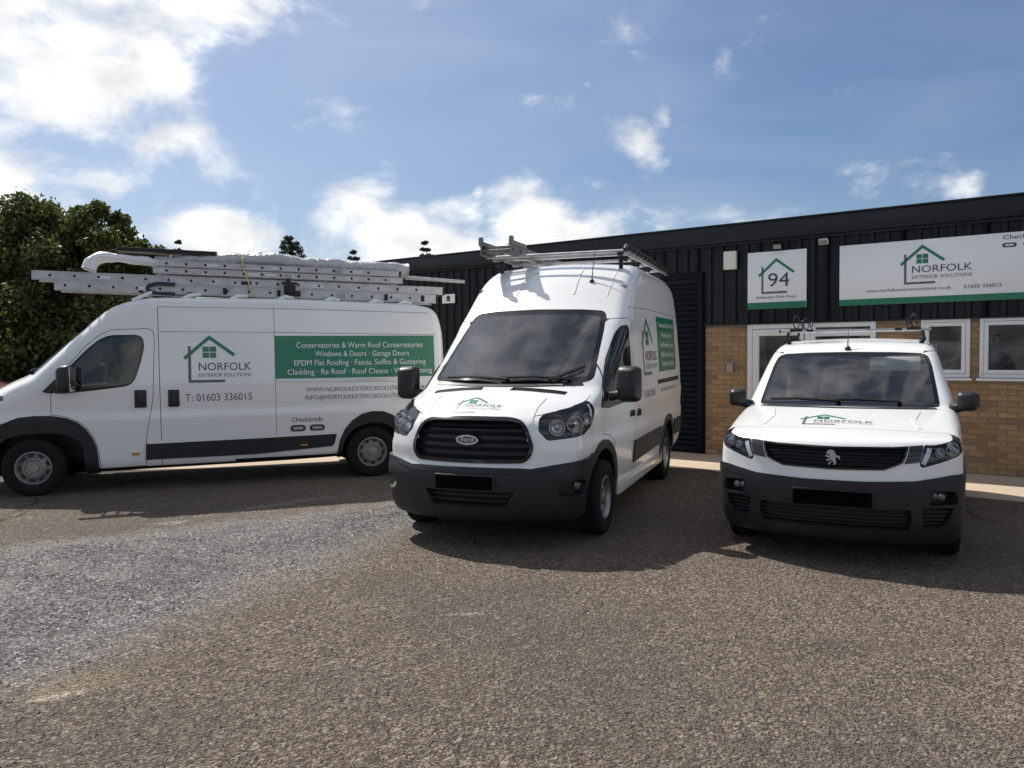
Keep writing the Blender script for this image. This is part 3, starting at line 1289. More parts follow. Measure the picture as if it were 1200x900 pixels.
    # nearest, largest in the photograph first
    def rank(t):
        p = B0 + BX * ((t[0] + t[1]) / 2)
        seen = (-2.36 < t[0] < 2.25)
        hidden = (-1.35 < t[0] < .55 and t[2] < 1.6)
        return (0 if seen and not hidden else 1 if seen else 2, -t[2] if hidden else 0, (p - Vector((0, 0, 0))).length)
    todo.sort(key=rank)
    rest = bmesh.new()
    for i, (lo, hi, z) in enumerate(todo):
        w = hi - lo
        j = random.choice((0, 0, 1, 1, 2, 4, 4, 3, 5))
        yy = -.004 + random.uniform(-.0025, .0025)
        if i < 300:
            o = link('brick', meshes[j], bw_)
            o.location = ((lo + hi) / 2, yy + .025, z + .0325)
            o.scale = (w / .215, 1, 1)
        else:
            box(rest, ((lo + hi) / 2, yy + .025, z + .0325), (w, .05, .065), mi=j)
    o = obj('bricks', rest, BR, bw_)
    o['kind'] = 'stuff'
    # white door set: glazed leaf, and a side window with a fanlight
    def framed(parent, x0, x1, z0, z1, w=.06, y=-.012, d=.09, name='frame'):
        bm = bmesh.new()
        box(bm, (x0 + w / 2, y, (z0 + z1) / 2), (w, d, z1 - z0), bev=.008)
        box(bm, (x1 - w / 2, y, (z0 + z1) / 2), (w, d, z1 - z0), bev=.008)
        box(bm, ((x0 + x1) / 2, y + .0025, z1 - w / 2), (x1 - x0 - 2 * w + .006, d - .005, w), bev=.006)
        box(bm, ((x0 + x1) / 2, y + .0025, z0 + w / 2), (x1 - x0 - 2 * w + .006, d - .005, w), bev=.006)
        return obj(name, bm, M['upvc'], parent, 40)

    def pane(parent, x0, x1, z0, z1, y=.004, name='pane'):
        bm = bmesh.new()
        box(bm, ((x0 + x1) / 2, y, (z0 + z1) / 2), (x1 - x0, .008, z1 - z0))
        o = obj(name, bm, M['pane'], parent)
        bm = bmesh.new()
        box(bm, ((x0 + x1) / 2, y + .03, (z0 + z1) / 2), (x1 - x0, .008, z1 - z0))
        obj('blind', bm, M['blind'], parent)
        return o
    dr = empty('entrance_door', parent=bld)
    framed(dr, -1.642, -.70, .03, 2.068, .075)
    framed(dr, -1.560, -.79, .06, 1.985, .10, y=-.03, d=.06, name='door_leaf')
    pane(dr, -1.462, -.885, .9, 1.89, y=-.03)
    bm = bmesh.new(); box(bm, (-1.17, -.03, .47), (.58, .03, .80), bev=.01)
    obj('door_panel', bm, M['upvc'], dr, 40)
    bm = bmesh.new(); tube(bm, [(-.83, -.06, 1.0), (-.83, -.11, 1.0), (-.95, -.11, 1.0)], .011)
    obj('handle', bm, M['satin'], dr, 40)
    sw = empty('window', parent=bld)
    framed(sw, -.697, .202, .03, 2.068, .07)
    bm = bmesh.new()
    box(bm, (-.2475, -.012, 1.893), (.757, .08, .055), bev=.006)
    box(bm, (-.2475, -.012, .95), (.757, .08, .055), bev=.006)
    obj('transom', bm, M['upvc'], sw, 40)
    pane(sw, -.625, .132, 1.921, 1.998)
    pane(sw, -.625, .132, .98, 1.865)
    bm = bmesh.new(); box(bm, (-.2475, -.005, .51), (.757, .03, .82), bev=.01)
    obj('panel', bm, M['upvc'], sw, 40)
    for (x0, x1, mull) in ((.777, 1.366, ()), (1.474, 2.836, (2.155,))):
        w = empty('window', parent=bld)
        framed(w, x0, x1, 1.285, 2.075, .05)
        xs = [x0 + .052] + [q for m_ in mull for q in (m_ - .027, m_ + .027)] + [x1 - .052]
        for q in mull:
            bm = bmesh.new(); box(bm, (q, -.012, 1.68), (.05, .085, .69), bev=.006)
            obj('mullion', bm, M['upvc'], w, 40)
        for a, b in zip(xs[0::2], xs[1::2]):
            framed(w, a, b, 1.338, 2.022, .05, y=-.03, d=.07, name='sash')
            pane(w, a + .047, b - .047, 1.385, 1.975, y=-.03)
        bm = bmesh.new(); box(bm, ((x0 + x1) / 2, -.045, 1.262), (x1 - x0 + .06, .16, .034), bev=.008)
        obj('sill', bm, M['upvc'], w, 40)


build_building()


def on_wall(name, X, off, z, label, cat, group=None):
    e = empty(name, bw(X, off, z), BANG)
    tag(e, label, cat, group)
    return e


def flat(bm, ox, oz, s, y):
    """2-D drawing -> upright on a sign face (x right, z up)"""
    for v in bm.verts:
        v.co = Vector((ox + v.co.x * s, y, oz + v.co.y * s))
    return bm


def build_signs():
    # number sign
    s = on_wall('number_sign', -1.196, .062, 2.295, 'square white sign with green house outline and number 94', 'sign')
    bm = bmesh.new(); box(bm, (0, .012, .435), (.885, .024, .865), bev=.003)
    obj('board', bm, M['signface'], s, 40)
    bm = bmesh.new(); box(bm, (0, -.0015, .052), (.883, .004, .098))
    obj('green_band', bm, M['green'], s)
    g, k = emblem('94')
    obj('roof_emblem', flat(g, -.247, .245, .50, -.003), M['green'], s)
    obj('wall_emblem', flat(k, -.247, .245, .50, -.003), M['grey'], s)
    obj('lettering', flat(fit_text('94', .32, .215), .035, .335, 1, -.004), M['ink'], s)
    obj('lettering', flat(fit_text('Hellesdon Park Road', .60, .042), -.005, .158, 1, -.004), M['ink'], s)
    # long fascia sign
    x0, x1 = -.288, 3.4
    s = on_wall('fascia_sign', (x0 + x1) / 2, .062, 2.295, 'long white shop sign with green house emblem, web address and phone number', 'sign')
    w = x1 - x0
    bm = bmesh.new(); box(bm, (0, .012, .432), (w, .024, .86), bev=.003)
    obj('board', bm, M['signface'], s, 40)
    bm = bmesh.new(); box(bm, (0, -.0015, .045), (w - .002, .004, .086))
    obj('green_band', bm, M['green'], s)

    def X(v): return v - (x0 + x1) / 2
    g, k = emblem()
    obj('roof_emblem', flat(g, X(.575) - .035, .275, .50, -.003), M['green'], s)
    obj('wall_emblem', flat(k, X(.575) - .035, .275, .50, -.003), M['grey'], s)
    obj('lettering', flat(fit_text('NORFOLK', .72, .098, bold=.0), X(1.02), .415, 1, -.004), M['ink'], s)
    obj('lettering', flat(fit_text('EXTERIOR SOLUTIONS', .72, .047), X(1.02), .333, 1, -.004), M['grey'], s)
    obj('lettering', flat(fit_text('www.norfolkexteriorsolutions.co.uk', 1.06, .046), X(.605), .175, 1, -.004), M['ink'], s)
    obj('lettering', flat(fit_text('01603 336015', .43, .05), X(1.5), .172, 1, -.004), M['ink'], s)
    obj('lettering', flat(fit_text('Checkatrade', .52, .06), X(1.98), .775, 1, -.004), M['ink'], s)
    for dx in (-.13, .10):
        bm = bmesh.new()
        pill(bm, .16, .055)
        obj('badge', flat(bm, X(1.92) + dx, .70, 1, -.003), M['ink'], s)
        bm = bmesh.new()
        pill(bm, .10, .022)
        obj('badge_stripe', flat(bm, X(1.92) + dx, .70, 1, -.0045), M['white'], s)
    # alarm box
    a = on_wall('alarm_box', -1.905, .055, 2.925, 'cream alarm bell box on the black cladding left of the number sign', 'alarm box')
    bm = bmesh.new(); box(bm, (0, -.035, .145), (.205, .07, .285), bev=.015)
    obj('cover', bm, mat('alarm_cream', (.74, .72, .64), .4), a, 40)
    bm = bmesh.new(); box(bm, (0, -.006, .145), (.225, .03, .305), bev=.008)
    obj('back_plate', bm, M['plastic'], a, 40)
    # security lamps under the fascia
    for X_, z, m_, lab in ((-1.16, 3.225, M['black'], 'small black security lamp under the roof edge above the number sign'),
                           (-.5, 3.235, mat('lamp_white', (.7, .7, .66), .4), 'small white security lamp under the roof edge between the two signs')):
        a = on_wall('security_lamp', X_, .06, z, lab, 'lamp', 'security lamps under the roof edge')
        bm = bmesh.new(); box(bm, (0, -.05, .0), (.13, .05, .085), rot=Matrix.Rotation(R(25), 3, 'X'), bev=.01)
        obj('lamp_head', bm, m_, a, 40)
        bm = bmesh.new(); box(bm, (0, -.0815, -.012), (.11, .006, .065), rot=Matrix.Rotation(R(25), 3, 'X'))
        obj('lamp_glass', bm, M['satin'], a)
        bm = bmesh.new(); box(bm, (0, -.012, .03), (.05, .03, .05), bev=.005); tube(bm, [(0, -.01, .02), (0, -.05, .0)], .012)
        obj('bracket', bm, m_, a, 40)
    # door entry panel on the brick pier
    a = on_wall('key_safe', -1.925, .012, 1.31, 'small grey key safe on the brick pier beside the shutter', 'key safe')
    bm = bmesh.new(); box(bm, (0, -.02, .09), (.105, .04, .175), bev=.008)
    obj('case', bm, mat('keysafe_grey', (.28, .23, .2), .5), a, 40)
    bm = bmesh.new()
    for i in range(3):
        for j in range(4):
            box(bm, (-.028 + i * .028, -.043, .045 + j * .026), (.016, .008, .014))
    obj('keypad', bm, M['satin'], a)
    # little notice left of the shutter
    a = on_wall('notice', -7.74, .068, 2.67, 'small white notice on the dark cladding behind the vans', 'notice')
    bm = bmesh.new(); box(bm, (0, 0, .075), (.33, .01, .18), bev=.002)
    obj('board', bm, M['white'], a)
    bm = bmesh.new()
    lathe(bm, [(.0, -.0065), (.05, -.0065)], 16, 'y', c=(0, -.001, .09)); box(bm, (0, -.0065, .035), (.12, .002, .02))
    obj('symbol', bm, M['ink'], a)


def pill(bm, w, h, n=8):
    pts = []
    for s_, a0 in ((1, -90), (-1, 90)):
        for k in range(n + 1):
            a = R(a0 + 180 * k / n)
            pts.append((s_ * (w / 2 - h / 2) + math.cos(a) * h / 2, math.sin(a) * h / 2))
    return poly_bm(bm, pts)


build_signs()

# ================================================================== TREES
M['bark'] = mat('bark', (.085, .065, .05), .95, bump=(18, .8, .03))
LEAF = []
for i, c in enumerate([(.056, .072, .026), (.080, .097, .032), (.125, .135, .045), (.042, .058, .023)]):
    m_ = mat('leaf', c, .6, var=(.9, .6, tuple(k * .62 for k in c)))
    b_ = m_.node_tree.nodes['Principled BSDF']
    b_.inputs['Specular IOR Level'].default_value = .25
    tr = m_.node_tree.nodes.new('ShaderNodeBsdfTranslucent')
    tr.inputs[0].default_value = (c[0] * 1.6, c[1] * 1.7, c[2] * 1.0, 1)
    mx = m_.node_tree.nodes.new('ShaderNodeMixShader')
    mx.inputs[0].default_value = .28
    out = m_.node_tree.nodes['Material Output']
    m_.node_tree.links.new(b_.outputs[0], mx.inputs[1])
    m_.node_tree.links.new(tr.outputs[0], mx.inputs[2])
    m_.node_tree.links.new(mx.outputs[0], out.inputs[0])
    LEAF.append(m_)
M['needle'] = mat('pine_needle', (.03, .042, .02), .7)


def leaf_cloud(centres, radii, n, size, g, flat_=1.0, mats=4):
    """n small leaf quads scattered through a set of clumps, mostly near their skins; returns verts, faces, material ids"""
    k = g.integers(0, len(centres), n)
    d = g.normal(size=(n, 3))
    d /= np.linalg.norm(d, axis=1)[:, None]
    rad = radii[k] * (g.random(n) ** .45)
    lump = 1 + .22 * np.sin(d[:, 0] * 5 + k) * np.sin(d[:, 1] * 6 + k * 2) + .12 * g.normal(size=n)
    P = centres[k] + d * (rad * lump)[:, None] * np.array([1, 1, flat_])
    a = g.normal(size=(n, 3)); a /= np.linalg.norm(a, axis=1)[:, None]
    nrm = d * .6 + g.normal(size=(n, 3)) * .7
    b = np.cross(nrm, a); b /= np.linalg.norm(b, axis=1)[:, None] + 1e-9
    a = np.cross(b, nrm); a /= np.linalg.norm(a, axis=1)[:, None] + 1e-9
    s = (size * (.6 + .8 * g.random(n)))[:, None]
    q = np.stack([P - a * s, P + b * s * .55, P + a * s, P - b * s * .55], 1)
    F = np.arange(n * 4).reshape(n, 4)
    return q.reshape(-1, 3), F, ((k * 7 + g.integers(0, 3, n)) % mats)


def tree(name, label, x, y, h, spread, seed, n=14000, base=.12, clumps=26, size=.066, group=None, lean=0.0):
    g = np.random.default_rng(seed)
    t = empty(name, (x, y, 0))
    tag(t, label, 'tree', group)
    bm = bmesh.new()
    top = Vector((lean, 0, h * .82))
    pts = [Vector((0, 0, -.1)), Vector((g.normal() * .1, g.normal() * .1, h * .25)), Vector((lean * .5 + g.normal() * .15, g.normal() * .15, h * .55)), top]
    tube(bm, pts, [h * .032, h * .025, h * .016, h * .005], 10)
    cs, rs = [], []
    for i in range(clumps):
        u = (i + .5) / clumps
        zz = h * (base + (1 - base) * (.12 + .80 * u ** .85))
        env = spread * (math.sin(min(1, (zz / h - base) / (1 - base) * 1.05) * math.pi * .80 + .42)) ** .75
        a = i * 2.39996 + g.random() * .7
        r = env * (.35 + .6 * g.random())
        c = Vector((math.cos(a) * r + lean * zz / h, math.sin(a) * r, zz))
        rr = spread * (.26 + .20 * g.random()) * (1.0 if u < .8 else .72)
        cs.append(c); rs.append(rr)
        s0 = Vector((lean * .5 * zz / h, 0, zz * .72 * (0.55 + .3 * g.random())))
        tube(bm, [s0, s0.lerp(c, .5) + Vector((0, 0, .12)), c], [h * .010, h * .006, h * .002], 6, cap=False)
    obj('trunk', bm, M['bark'], t, 60)
    V, F, mi = leaf_cloud(np.array(cs), np.array(rs), n, size, g, .85)
    me = bpy.data.meshes.new('crown')
    me.from_pydata(V.tolist(), [], F.tolist())
    for m_ in LEAF: me.materials.append(m_)
    me.polygons.foreach_set('material_index', mi.astype(np.int32))
    link('crown', me, t)
    return t


def pine(label, x, y, h, spread, seed, bare=.55, n=7000, tiers=10):
    g = np.random.default_rng(seed)
    t = empty('pine_tree', (x, y, 0))
    tag(t, label, 'tree', 'pines far behind the unit')
    bm = bmesh.new()
    tube(bm, [(0, 0, -.1), (.05, .03, h * .5), (0, 0, h * .97)], [h * .02, h * .014, h * .003], 8)
    cs, rs = [], []
    for i in range(tiers):
        u = i / (tiers - 1)
        zz = h * (bare + (1 - bare) * u)
        for j in range(5 if u < .8 else 3):
            a = j * 1.257 + i * .9 + g.random() * .5
            r = spread * (1 - .72 * u) * (.55 + .5 * g.random())
            c = Vector((math.cos(a) * r, math.sin(a) * r, zz + r * .28))
            tube(bm, [(0, 0, zz - r * .1), c], [h * .005, h * .0015], 5, cap=False)
            cs.append(c); rs.append(spread * .22 * (1 - .3 * u))
        cs.append(Vector((0, 0, zz + .1))); rs.append(spread * .30 * (1 - .6 * u))
    obj('trunk', bm, M['bark'], t, 60)
    V, F, mi = leaf_cloud(np.array(cs), np.array(rs), n, .055, g, .7, 1)
    me = bpy.data.meshes.new('crown')
    me.from_pydata(V.tolist(), [], F.tolist())
    me.materials.append(M['needle'])
    link('crown', me, t)


def build_trees():
    G = 'broadleaf trees beyond the yard'
    tree('broadleaf_tree', 'dark green broadleaf tree behind the long van, tallest at the left edge', -12.9, 21.6, 6.05, 1.75, 11, 34000, group=G, clumps=34)
    tree('broadleaf_tree', 'rounded olive green tree behind the ladders on the long van', -11.15, 21.2, 5.95, 1.45, 12, 30000, group=G, clumps=32)
    tree('broadleaf_tree', 'lower dark tree tapering down beside the white roof wrap', -10.15, 22.4, 5.05, 1.15, 13, 18000, group=G)
    tree('broadleaf_tree', 'dense dark tree at the far left edge, half out of sight', -15.0, 22.5, 5.9, 1.9, 14, 20000, group=G)
    tree('broadleaf_bush', 'dark bush filling the gap under the trees at left', -12.6, 20.2, 3.5, 1.9, 15, 18000, base=.02, group=G)
    tree('broadleaf_bush', 'dark bush behind the cab of the long van', -10.2, 20.4, 3.5, 1.5, 16, 18000, base=.02, group=G)
    for (lab, px, py, dist, sp, bare, sd_) in (
            ('small spruce top just right of the big trees', 210, 285, 42, .7, .45, 3),
            ('flat topped pine above the plastic wrapped bundle', 341, 281, 46, 1.35, .68, 4),
            ('low pine top near the left end of the roof edge', 416, 297, 48, .95, .55, 5),
            ('dark pointed pine above the roof edge beside the tall van', 500, 286, 47, .9, .55, 6)):
        d = pix_dir(px, py)
        k = dist / d.y
        pine(lab, d.x * k, d.y * k, EYE + d.z * k, sp, sd_, bare)


build_trees()

# ================================================================== VANS: shells
LONG_POSE = (-6.0571, 10.38796, R(198.7458))
TALL_POSE = (-0.05165, 7.60925, R(-110.4509))
SMALL_POSE = (2.84884, 6.85969, R(-116.6542))

long_shell = Shell(
    side=[(.66, .24, .03), (.90, .27, .06), (.955, .48, .12), (.955, .78, .12), (.90, 1.0, .12), (.74, 1.14, .14), (.34, 1.37, .12), (.17, 1.445, .05),
          (-.42, 1.99, .35), (-.82, 2.33, .30), (-1.25, 2.435, .30), (-3.0, 2.44, .3), (-4.70, 2.385, .25), (-5.02, 2.32, .16), (-5.10, 2.02, .2),
          (-5.13, .62, .06), (-5.10, .38, .06), (-4.9, .33, .05), (-3.0, .27, .1), (-.6, .24, .1)],
    widths=[(.2, .955), (.27, .975), (.38, .992), (.62, 1.0), (.86, 1.016), (.93, 1.022), (.97, .998), (1.03, 1.006), (1.3, 1.015), (1.5, 1.0), (1.95, .965), (2.3, .925), (2.5, .90)],
    taper=[(.05, -1.0, .2), (.05, .0, .9)], bow=[(.2, .30), (.9, .30), (1.4, .22), (2.0, .17), (2.4, .12)], bow_pow=2.6, bow_range=(-2.0, -.5), rear_bow=.05, crown=.035,
    fillet=lambda x, z: .10 + .0 * x, step=.05, za=.85, inset_x=1.15)

tall_shell = Shell(
    side=[(.72, .24, .03), (.94, .27, .05), (1.0, .42, .1), (1.01, .66, .05), (.965, .72, .04), (.955, .92, .15), (.90, 1.10, .09), (.62, 1.245, .3), (.22, 1.355, .10), (.12, 1.39, .04),
          (-.80, 2.02, .25), (-1.02, 2.17, .20), (-1.50, 2.56, .35), (-1.95, 2.72, .40), (-4.10, 2.70, .3), (-4.42, 2.6, .16), (-4.49, 2.3, .25), (-4.53, .65, .06), (-4.50, .42, .06), (-4.2, .34, .06), (-.6, .26, .1)],
    widths=[(.2, .93), (.34, .965), (.6, .985), (.78, 1.0), (.86, 1.005), (.92, .99), (1.0, .995), (1.15, 1.005), (1.22, .995), (1.5, .985), (2.0, .955), (2.5, .90), (2.8, .85)],
    taper=[(.06, -1.3, .2), (.05, .1, .9)], bow=[(.2, .30), (.7, .30), (1.1, .31), (1.35, .25), (2.0, .15), (2.5, .14)], bow_pow=2.4, bow_range=(-2.4, -.7), rear_bow=.05, crown=.05,
    fillet=lambda x, z: .062 + .055 * sstep(1.25, 1.9, z), step=.05, za=.85, inset_x=1.15)

small_shell = Shell(
    side=[(.60, .19, .03), (.80, .21, .05), (.875, .36, .1), (.885, .60, .08), (.865, .74, .08), (.855, .90, .10), (.79, .99, .07), (.30, 1.075, .3), (-.32, 1.165, .1), (-.42, 1.185, .03),
          (-1.08, 1.61, .25), (-1.34, 1.74, .30), (-1.9, 1.80, .4), (-3.1, 1.78, .3), (-3.38, 1.72, .14), (-3.47, 1.2, .2), (-3.51, .55, .06), (-3.48, .36, .05), (-3.2, .26, .05), (-.5, .2, .1)],
    widths=[(.15, .89), (.3, .92), (.5, .935), (.72, .945), (.9, .94), (1.05, .92), (1.2, .885), (1.45, .82), (1.65, .765), (1.85, .71)],
    taper=[(.05, -.6, .9)], bow=[(.2, .27), (.9, .27), (1.15, .23), (1.6, .15)], bow_pow=2.5, bow_range=(-1.9, -.4), rear_bow=.06, crown=.03,
    fillet=lambda x, z: .058 + .035 * sstep(1.1, 1.5, z), step=.042, za=.72, inset_x=.95)

# ================================================================== VANS: parts
SEAM, UNDER = 1, 2
M['bezel'] = mat('lamp_bezel', (.05, .052, .056), .22, metal=.5)
M['holder'] = mat('plate_surround', (.032, .032, .034), .5)
M['fog'] = mat('fog_glass', (.16, .165, .17), .12, metal=.6, coat=.5)
BODY_MATS = [M['paint'], M['seam'], M['black']]


def child(name, bm, m, parent, smooth=40):
    return obj(name, bm, m, parent, smooth)


def sweep(bm, pts, nrm, h, d, up=None, mi=0):
    """rectangular bar along points: h across, d deep along the given normals"""
    rings = []
    for i, p in enumerate(pts):
        t = (pts[min(i + 1, len(pts) - 1)] - pts[max(i - 1, 0)]).normalized()
        n = nrm[i].normalized()
        u = t.cross(n).normalized()
        rings.append([bm.verts.new(p + u * (h / 2) * a + n * b) for a, b in ((1, 0), (1, d), (-1, d), (-1, 0))])
    fs = []
    for i in range(len(rings) - 1):
        for k in range(4):
            fs.append(bm.faces.new((rings[i][k], rings[i][(k + 1) % 4], rings[i + 1][(k + 1) % 4], rings[i + 1][k])))
    fs.append(bm.faces.new(rings[0])); fs.append(bm.faces.new(rings[-1][::-1]))
    for f in fs: f.material_index = mi
    bmesh.ops.recalc_face_normals(bm, faces=fs)


def surf_line(b, pts, ax, side=1, n=10, off=0.0):
    """points and normals along a polyline on the surface"""
    P, Q = [], []
    for i in range(len(pts) - 1):
        for k in range(n + (1 if i == len(pts) - 2 else 0)):
            t = k / n
            a = pts[i][0] * (1 - t) + pts[i + 1][0] * t
            c = pts[i][1] * (1 - t) + pts[i + 1][1] * t
            p, nn = b.hit(a, c, ax, side)
            if p is None: continue
            P.append(p + nn * off); Q.append(nn)
    return P, Q


def gap(b, line, ax, side=1, w=.006, closed=False):
    """painted-in panel gap"""
    if closed:
        outer, inner = inset(line, -w / 2), inset(line, w / 2)
        b.cut(outer, ax, side)
        b.cut(inner, ax, side)
        for f in b.collect(outer, ax, side):
            if not in_poly(b.to2(f.calc_center_median(), ax), inner): f.material_index = SEAM
    else:
        b.paint(b.cut(stroke(line, w), ax, side), SEAM)


def window(b, poly, ax, side, frit):
    """cut a glazed opening; returns the pane as a bmesh (0 glass, 1 black border); seal painted round it"""
    o = inset(poly, -.007)
    b.cut(o, ax, side)
    b.cut(poly, ax, side)
    inn = inset(poly, frit)
    b.cut(inn, ax, side)
    for f in b.collect(o, ax, side): f.material_index = SEAM
    fs = b.collect(poly, ax, side)
    for f in fs:
        f.material_index = 0 if in_poly(b.to2(f.calc_center_median(), ax), inn) else 1
    return b.take(fs, keep_mi=True, off=-.003)


def slab(b, poly, ax, side, off, thick, delete=False):
    fs = b.cut(poly, ax, side)
    return b.take(fs, delete=delete, off=off, thick=thick)


def arc(cx, cz, rx, rz, a0, a1, n):
    return [(cx + rx * math.cos(R(a0 + (a1 - a0) * i / n)), cz + rz * math.sin(R(a0 + (a1 - a0) * i / n))) for i in range(n + 1)]


def clamp_z(poly, zmin):
    return [(a, max(z, zmin)) for a, z in poly]


def make_wheel(root, style, r, x, side, ydist, width=.215):
    """steel wheel: tyre, rim with its holes, hub cap with nuts; outer face towards +Y"""
    w = empty('wheel', (x, ydist * side, r - .008), 0 if side > 0 else math.pi, root)
    bm = bmesh.new()
    rr = r * .585
    h = width / 2
    prof = [(rr - .012, -h * .86), (rr + .02, -h * .98), (r * .80, -h * 1.06), (r * .93, -h * .98), (r * .985, -h * .80), (r, -h * .55), (r * 1.0, -.05), (r * .985, -.046), (r * .985, -.034), (r, -.03),
            (r, .03), (r * .985, .034), (r * .985, .046), (r, .05), (r, h * .55), (r * .985, h * .80), (r * .93, h * .98), (r * .86, h * 1.05), (r * .80, h * 1.06), (r * .74, h * 1.045), (rr + .02, h * .98), (rr - .012, h * .86)]
    lathe(bm, prof, 48)
    bmesh.ops.recalc_face_normals(bm, faces=bm.faces)
    child('tyre', bm, M['tyre'], w, 50)
    bm = bmesh.new()
    st = style
    if st == 'plain':       # dished disc, ring of round holes, proud hub ring
        prof = [(rr - .002, h * .93), (rr - .010, h * .95), (rr - .022, h * .80), (rr - .035, h * .55), (rr * .80, h * .46), (rr * .70, h * .52), (rr * .60, h * .72), (rr * .55, h * .80), (rr * .50, h * .80), (rr * .44, h * .62), (0, h * .62)]
        nh, rh, zh, rad = 9, rr * .80, h * .50, .026
    else:
        prof = [(rr - .002, h * .93), (rr - .010, h * .96), (rr - .022, h * .84), (rr - .034, h * .50), (rr * .82, h * .40), (rr * .74, h * .50), (rr * .62, h * .58), (rr * .50, h * .60), (rr * .40, h * .46), (0, h * .46)]
        nh, rh, zh, rad = 10, rr * .80, h * .47, .022
    lathe(bm, prof, 48)
    bmesh.ops.recalc_face_normals(bm, faces=bm.faces)
    m_ = M['steel'] if st != 'dark' else M['darksteel']
    for k in range(nh):
        a = 2 * math.pi * k / nh
        c, s = math.cos(a), math.sin(a)
        pts = []
        for i in range(12):
            t = 2 * math.pi * i / 12
            u, v = rh + rad * math.cos(t), rad * 1.35 * math.sin(t)
            pts.append(bm.verts.new((u * c - v * s, zh + .012, u * s + v * c)))
        f = bm.faces.new(pts); f.material_index = 1
    o = child('rim', bm, [m_, M['black']], w, 35)
    bm = bmesh.new()
    lathe(bm, [(rr * .30, h * .58), (rr * .30, h * .78), (rr * .26, h * .86), (0, h * .88)], 20)
    bmesh.ops.recalc_face_normals(bm, faces=bm.faces)
    for k in range(5):
        a = 2 * math.pi * k / 5 + .3
        lathe(bm, [(.012, h * .5), (.012, h * .74), (0, h * .75)], 6, c=(rr * .40 * math.cos(a), 0, rr * .40 * math.sin(a)))
    child('hub', bm, m_, w, 35)
    return w


def copy_wheel(w, root, x, side, ydist):
    c = w.copy()
    COL.objects.link(c)
    c.parent = root
    c.location = (x, ydist * side, w.location.z)
    c.rotation_euler = (0, 0, 0 if side > 0 else math.pi)
    for ch in w.children:
        d = ch.copy()
        COL.objects.link(d)
        d.parent = c
        d.rotation_euler = (0, random.uniform(-2, 2), 0)
    return c


def seat(root, x, y, z, w=.46, name='seat', tall=.62):
    bm = bmesh.new()
    box(bm, (x, y, z), (.48, w, .16), bev=.05, seg=3)
    box(bm, (x - .26, y, z + .08 + tall / 2), (.15, w * .96, tall), rot=Matrix.Rotation(R(-9), 3, 'Y'), bev=.05, seg=3)
    o = child(name, bm, M['seat'], root, 60)
    bm = bmesh.new()
    box(bm, (x - .335, y, z + .18 + tall), (.10, w * .55, .20), bev=.04, seg=3)
    tube(bm, [(x - .33, y - .07, z + tall), (x - .33, y - .07, z + .14 + tall)], .008)
    tube(bm, [(x - .33, y + .07, z + tall), (x - .33, y + .07, z + .14 + tall)], .008)
    child('headrest', bm, M['seat'], o, 60)


def steering(root, c, tilt=62, r=.185):
    bm = bmesh.new()
    rot = Matrix.Rotation(R(-tilt), 3, 'Y')
    pts = [rot @ Vector((r * math.cos(t), r * math.sin(t), 0)) + Vector(c) for t in np.linspace(0, 2 * math.pi, 25)]
    tube(bm, pts, .016, 8, cap=False)
    for a in (0, 2.1, 4.2):
        tube(bm, [Vector(c), rot @ Vector((r * math.cos(a), r * math.sin(a), 0)) + Vector(c)], .014, 6)
    tube(bm, [Vector(c), Vector(c) + rot @ Vector((0, 0, -.3))], .03, 8)
    child('steering_wheel', bm, M['black'], root, 50)


def lining(b, root, xmin, zmin, xmax=9.0):
    """inner skin of the cab, 35 mm inside the outer one"""
    fs = [f for f in b.bm.faces if f.calc_center_median().x > xmin and f.calc_center_median().x < xmax and f.calc_center_median().z > zmin]
    nb = b.take(fs, delete=False, off=-.035)
    for f in nb.faces: f.normal_flip()
    child('cab_lining', nb, M['lining'], root, 60)


def finish_body(b, root):
    for f in b.bm.faces:
        c = f.calc_center_median()
        if c.z < .42 and f.normal.z < -.55: f.material_index = UNDER
    return child('body', b.bm, BODY_MATS, root, 40)


def lamp_unit(b, root, poly, ax, side, d, shrink, bowls, name='headlight', bowl_r=.07, drl=None, dark=False):
    """headlight: bucket let into the body, bowls with bulbs, clear lens flush with the paint"""
    e = empty(name, parent=root)
    gap(b, poly, ax, side, .008, closed=True)
    fs = b.cut(poly, ax, side)
    lens = b.take(fs, delete=False, off=-.001)
    bk = b.recess(fs, d, shrink, mi=0)
    child('housing', bk, M['lamp'] if dark == 2 else M['bezel'] if dark else M['lamp'], e, 30)
    child('lens', lens, M['lens'], e, 60)
    bm = bmesh.new()
    dv = Vector(d).normalized()
    for (a, z, rr) in bowls:
        p, n = b.hit(a, z, ax, side)
        if p is None: continue
        c = p + Vector(d) * .62
        q = (-dv).to_track_quat('Z', 'Y').to_matrix()
        tmp = bmesh.new()
        lathe(tmp, [(rr, .03), (rr * .96, .012), (rr * .80, -.012), (rr * .5, -.028), (rr * .2, -.033)], 24, 'z')
        lathe(tmp, [(rr * .22, -.03), (rr * .22, .01), (0, .018)], 10, 'z')
        lathe(tmp, [(rr * 1.0, .03), (rr * 1.10, .03), (rr * 1.12, -.01)], 24, 'z')
        for v in tmp.verts: v.co = q @ v.co + c
        me = bpy.data.meshes.new('t'); tmp.to_mesh(me); tmp.free(); bm.from_mesh(me); bpy.data.meshes.remove(me)
    child('reflector', bm, M['reflector'], e, 50)
    if drl:
        P, Q = surf_line(b, drl[0], ax, side, 6, -.012)
        bm = bmesh.new()
        sweep(bm, P, Q, drl[1], .006)
        child('running_light', bm, mat('light_guide', (.72, .74, .76), .2, coat=.5), e, 40)
    return e


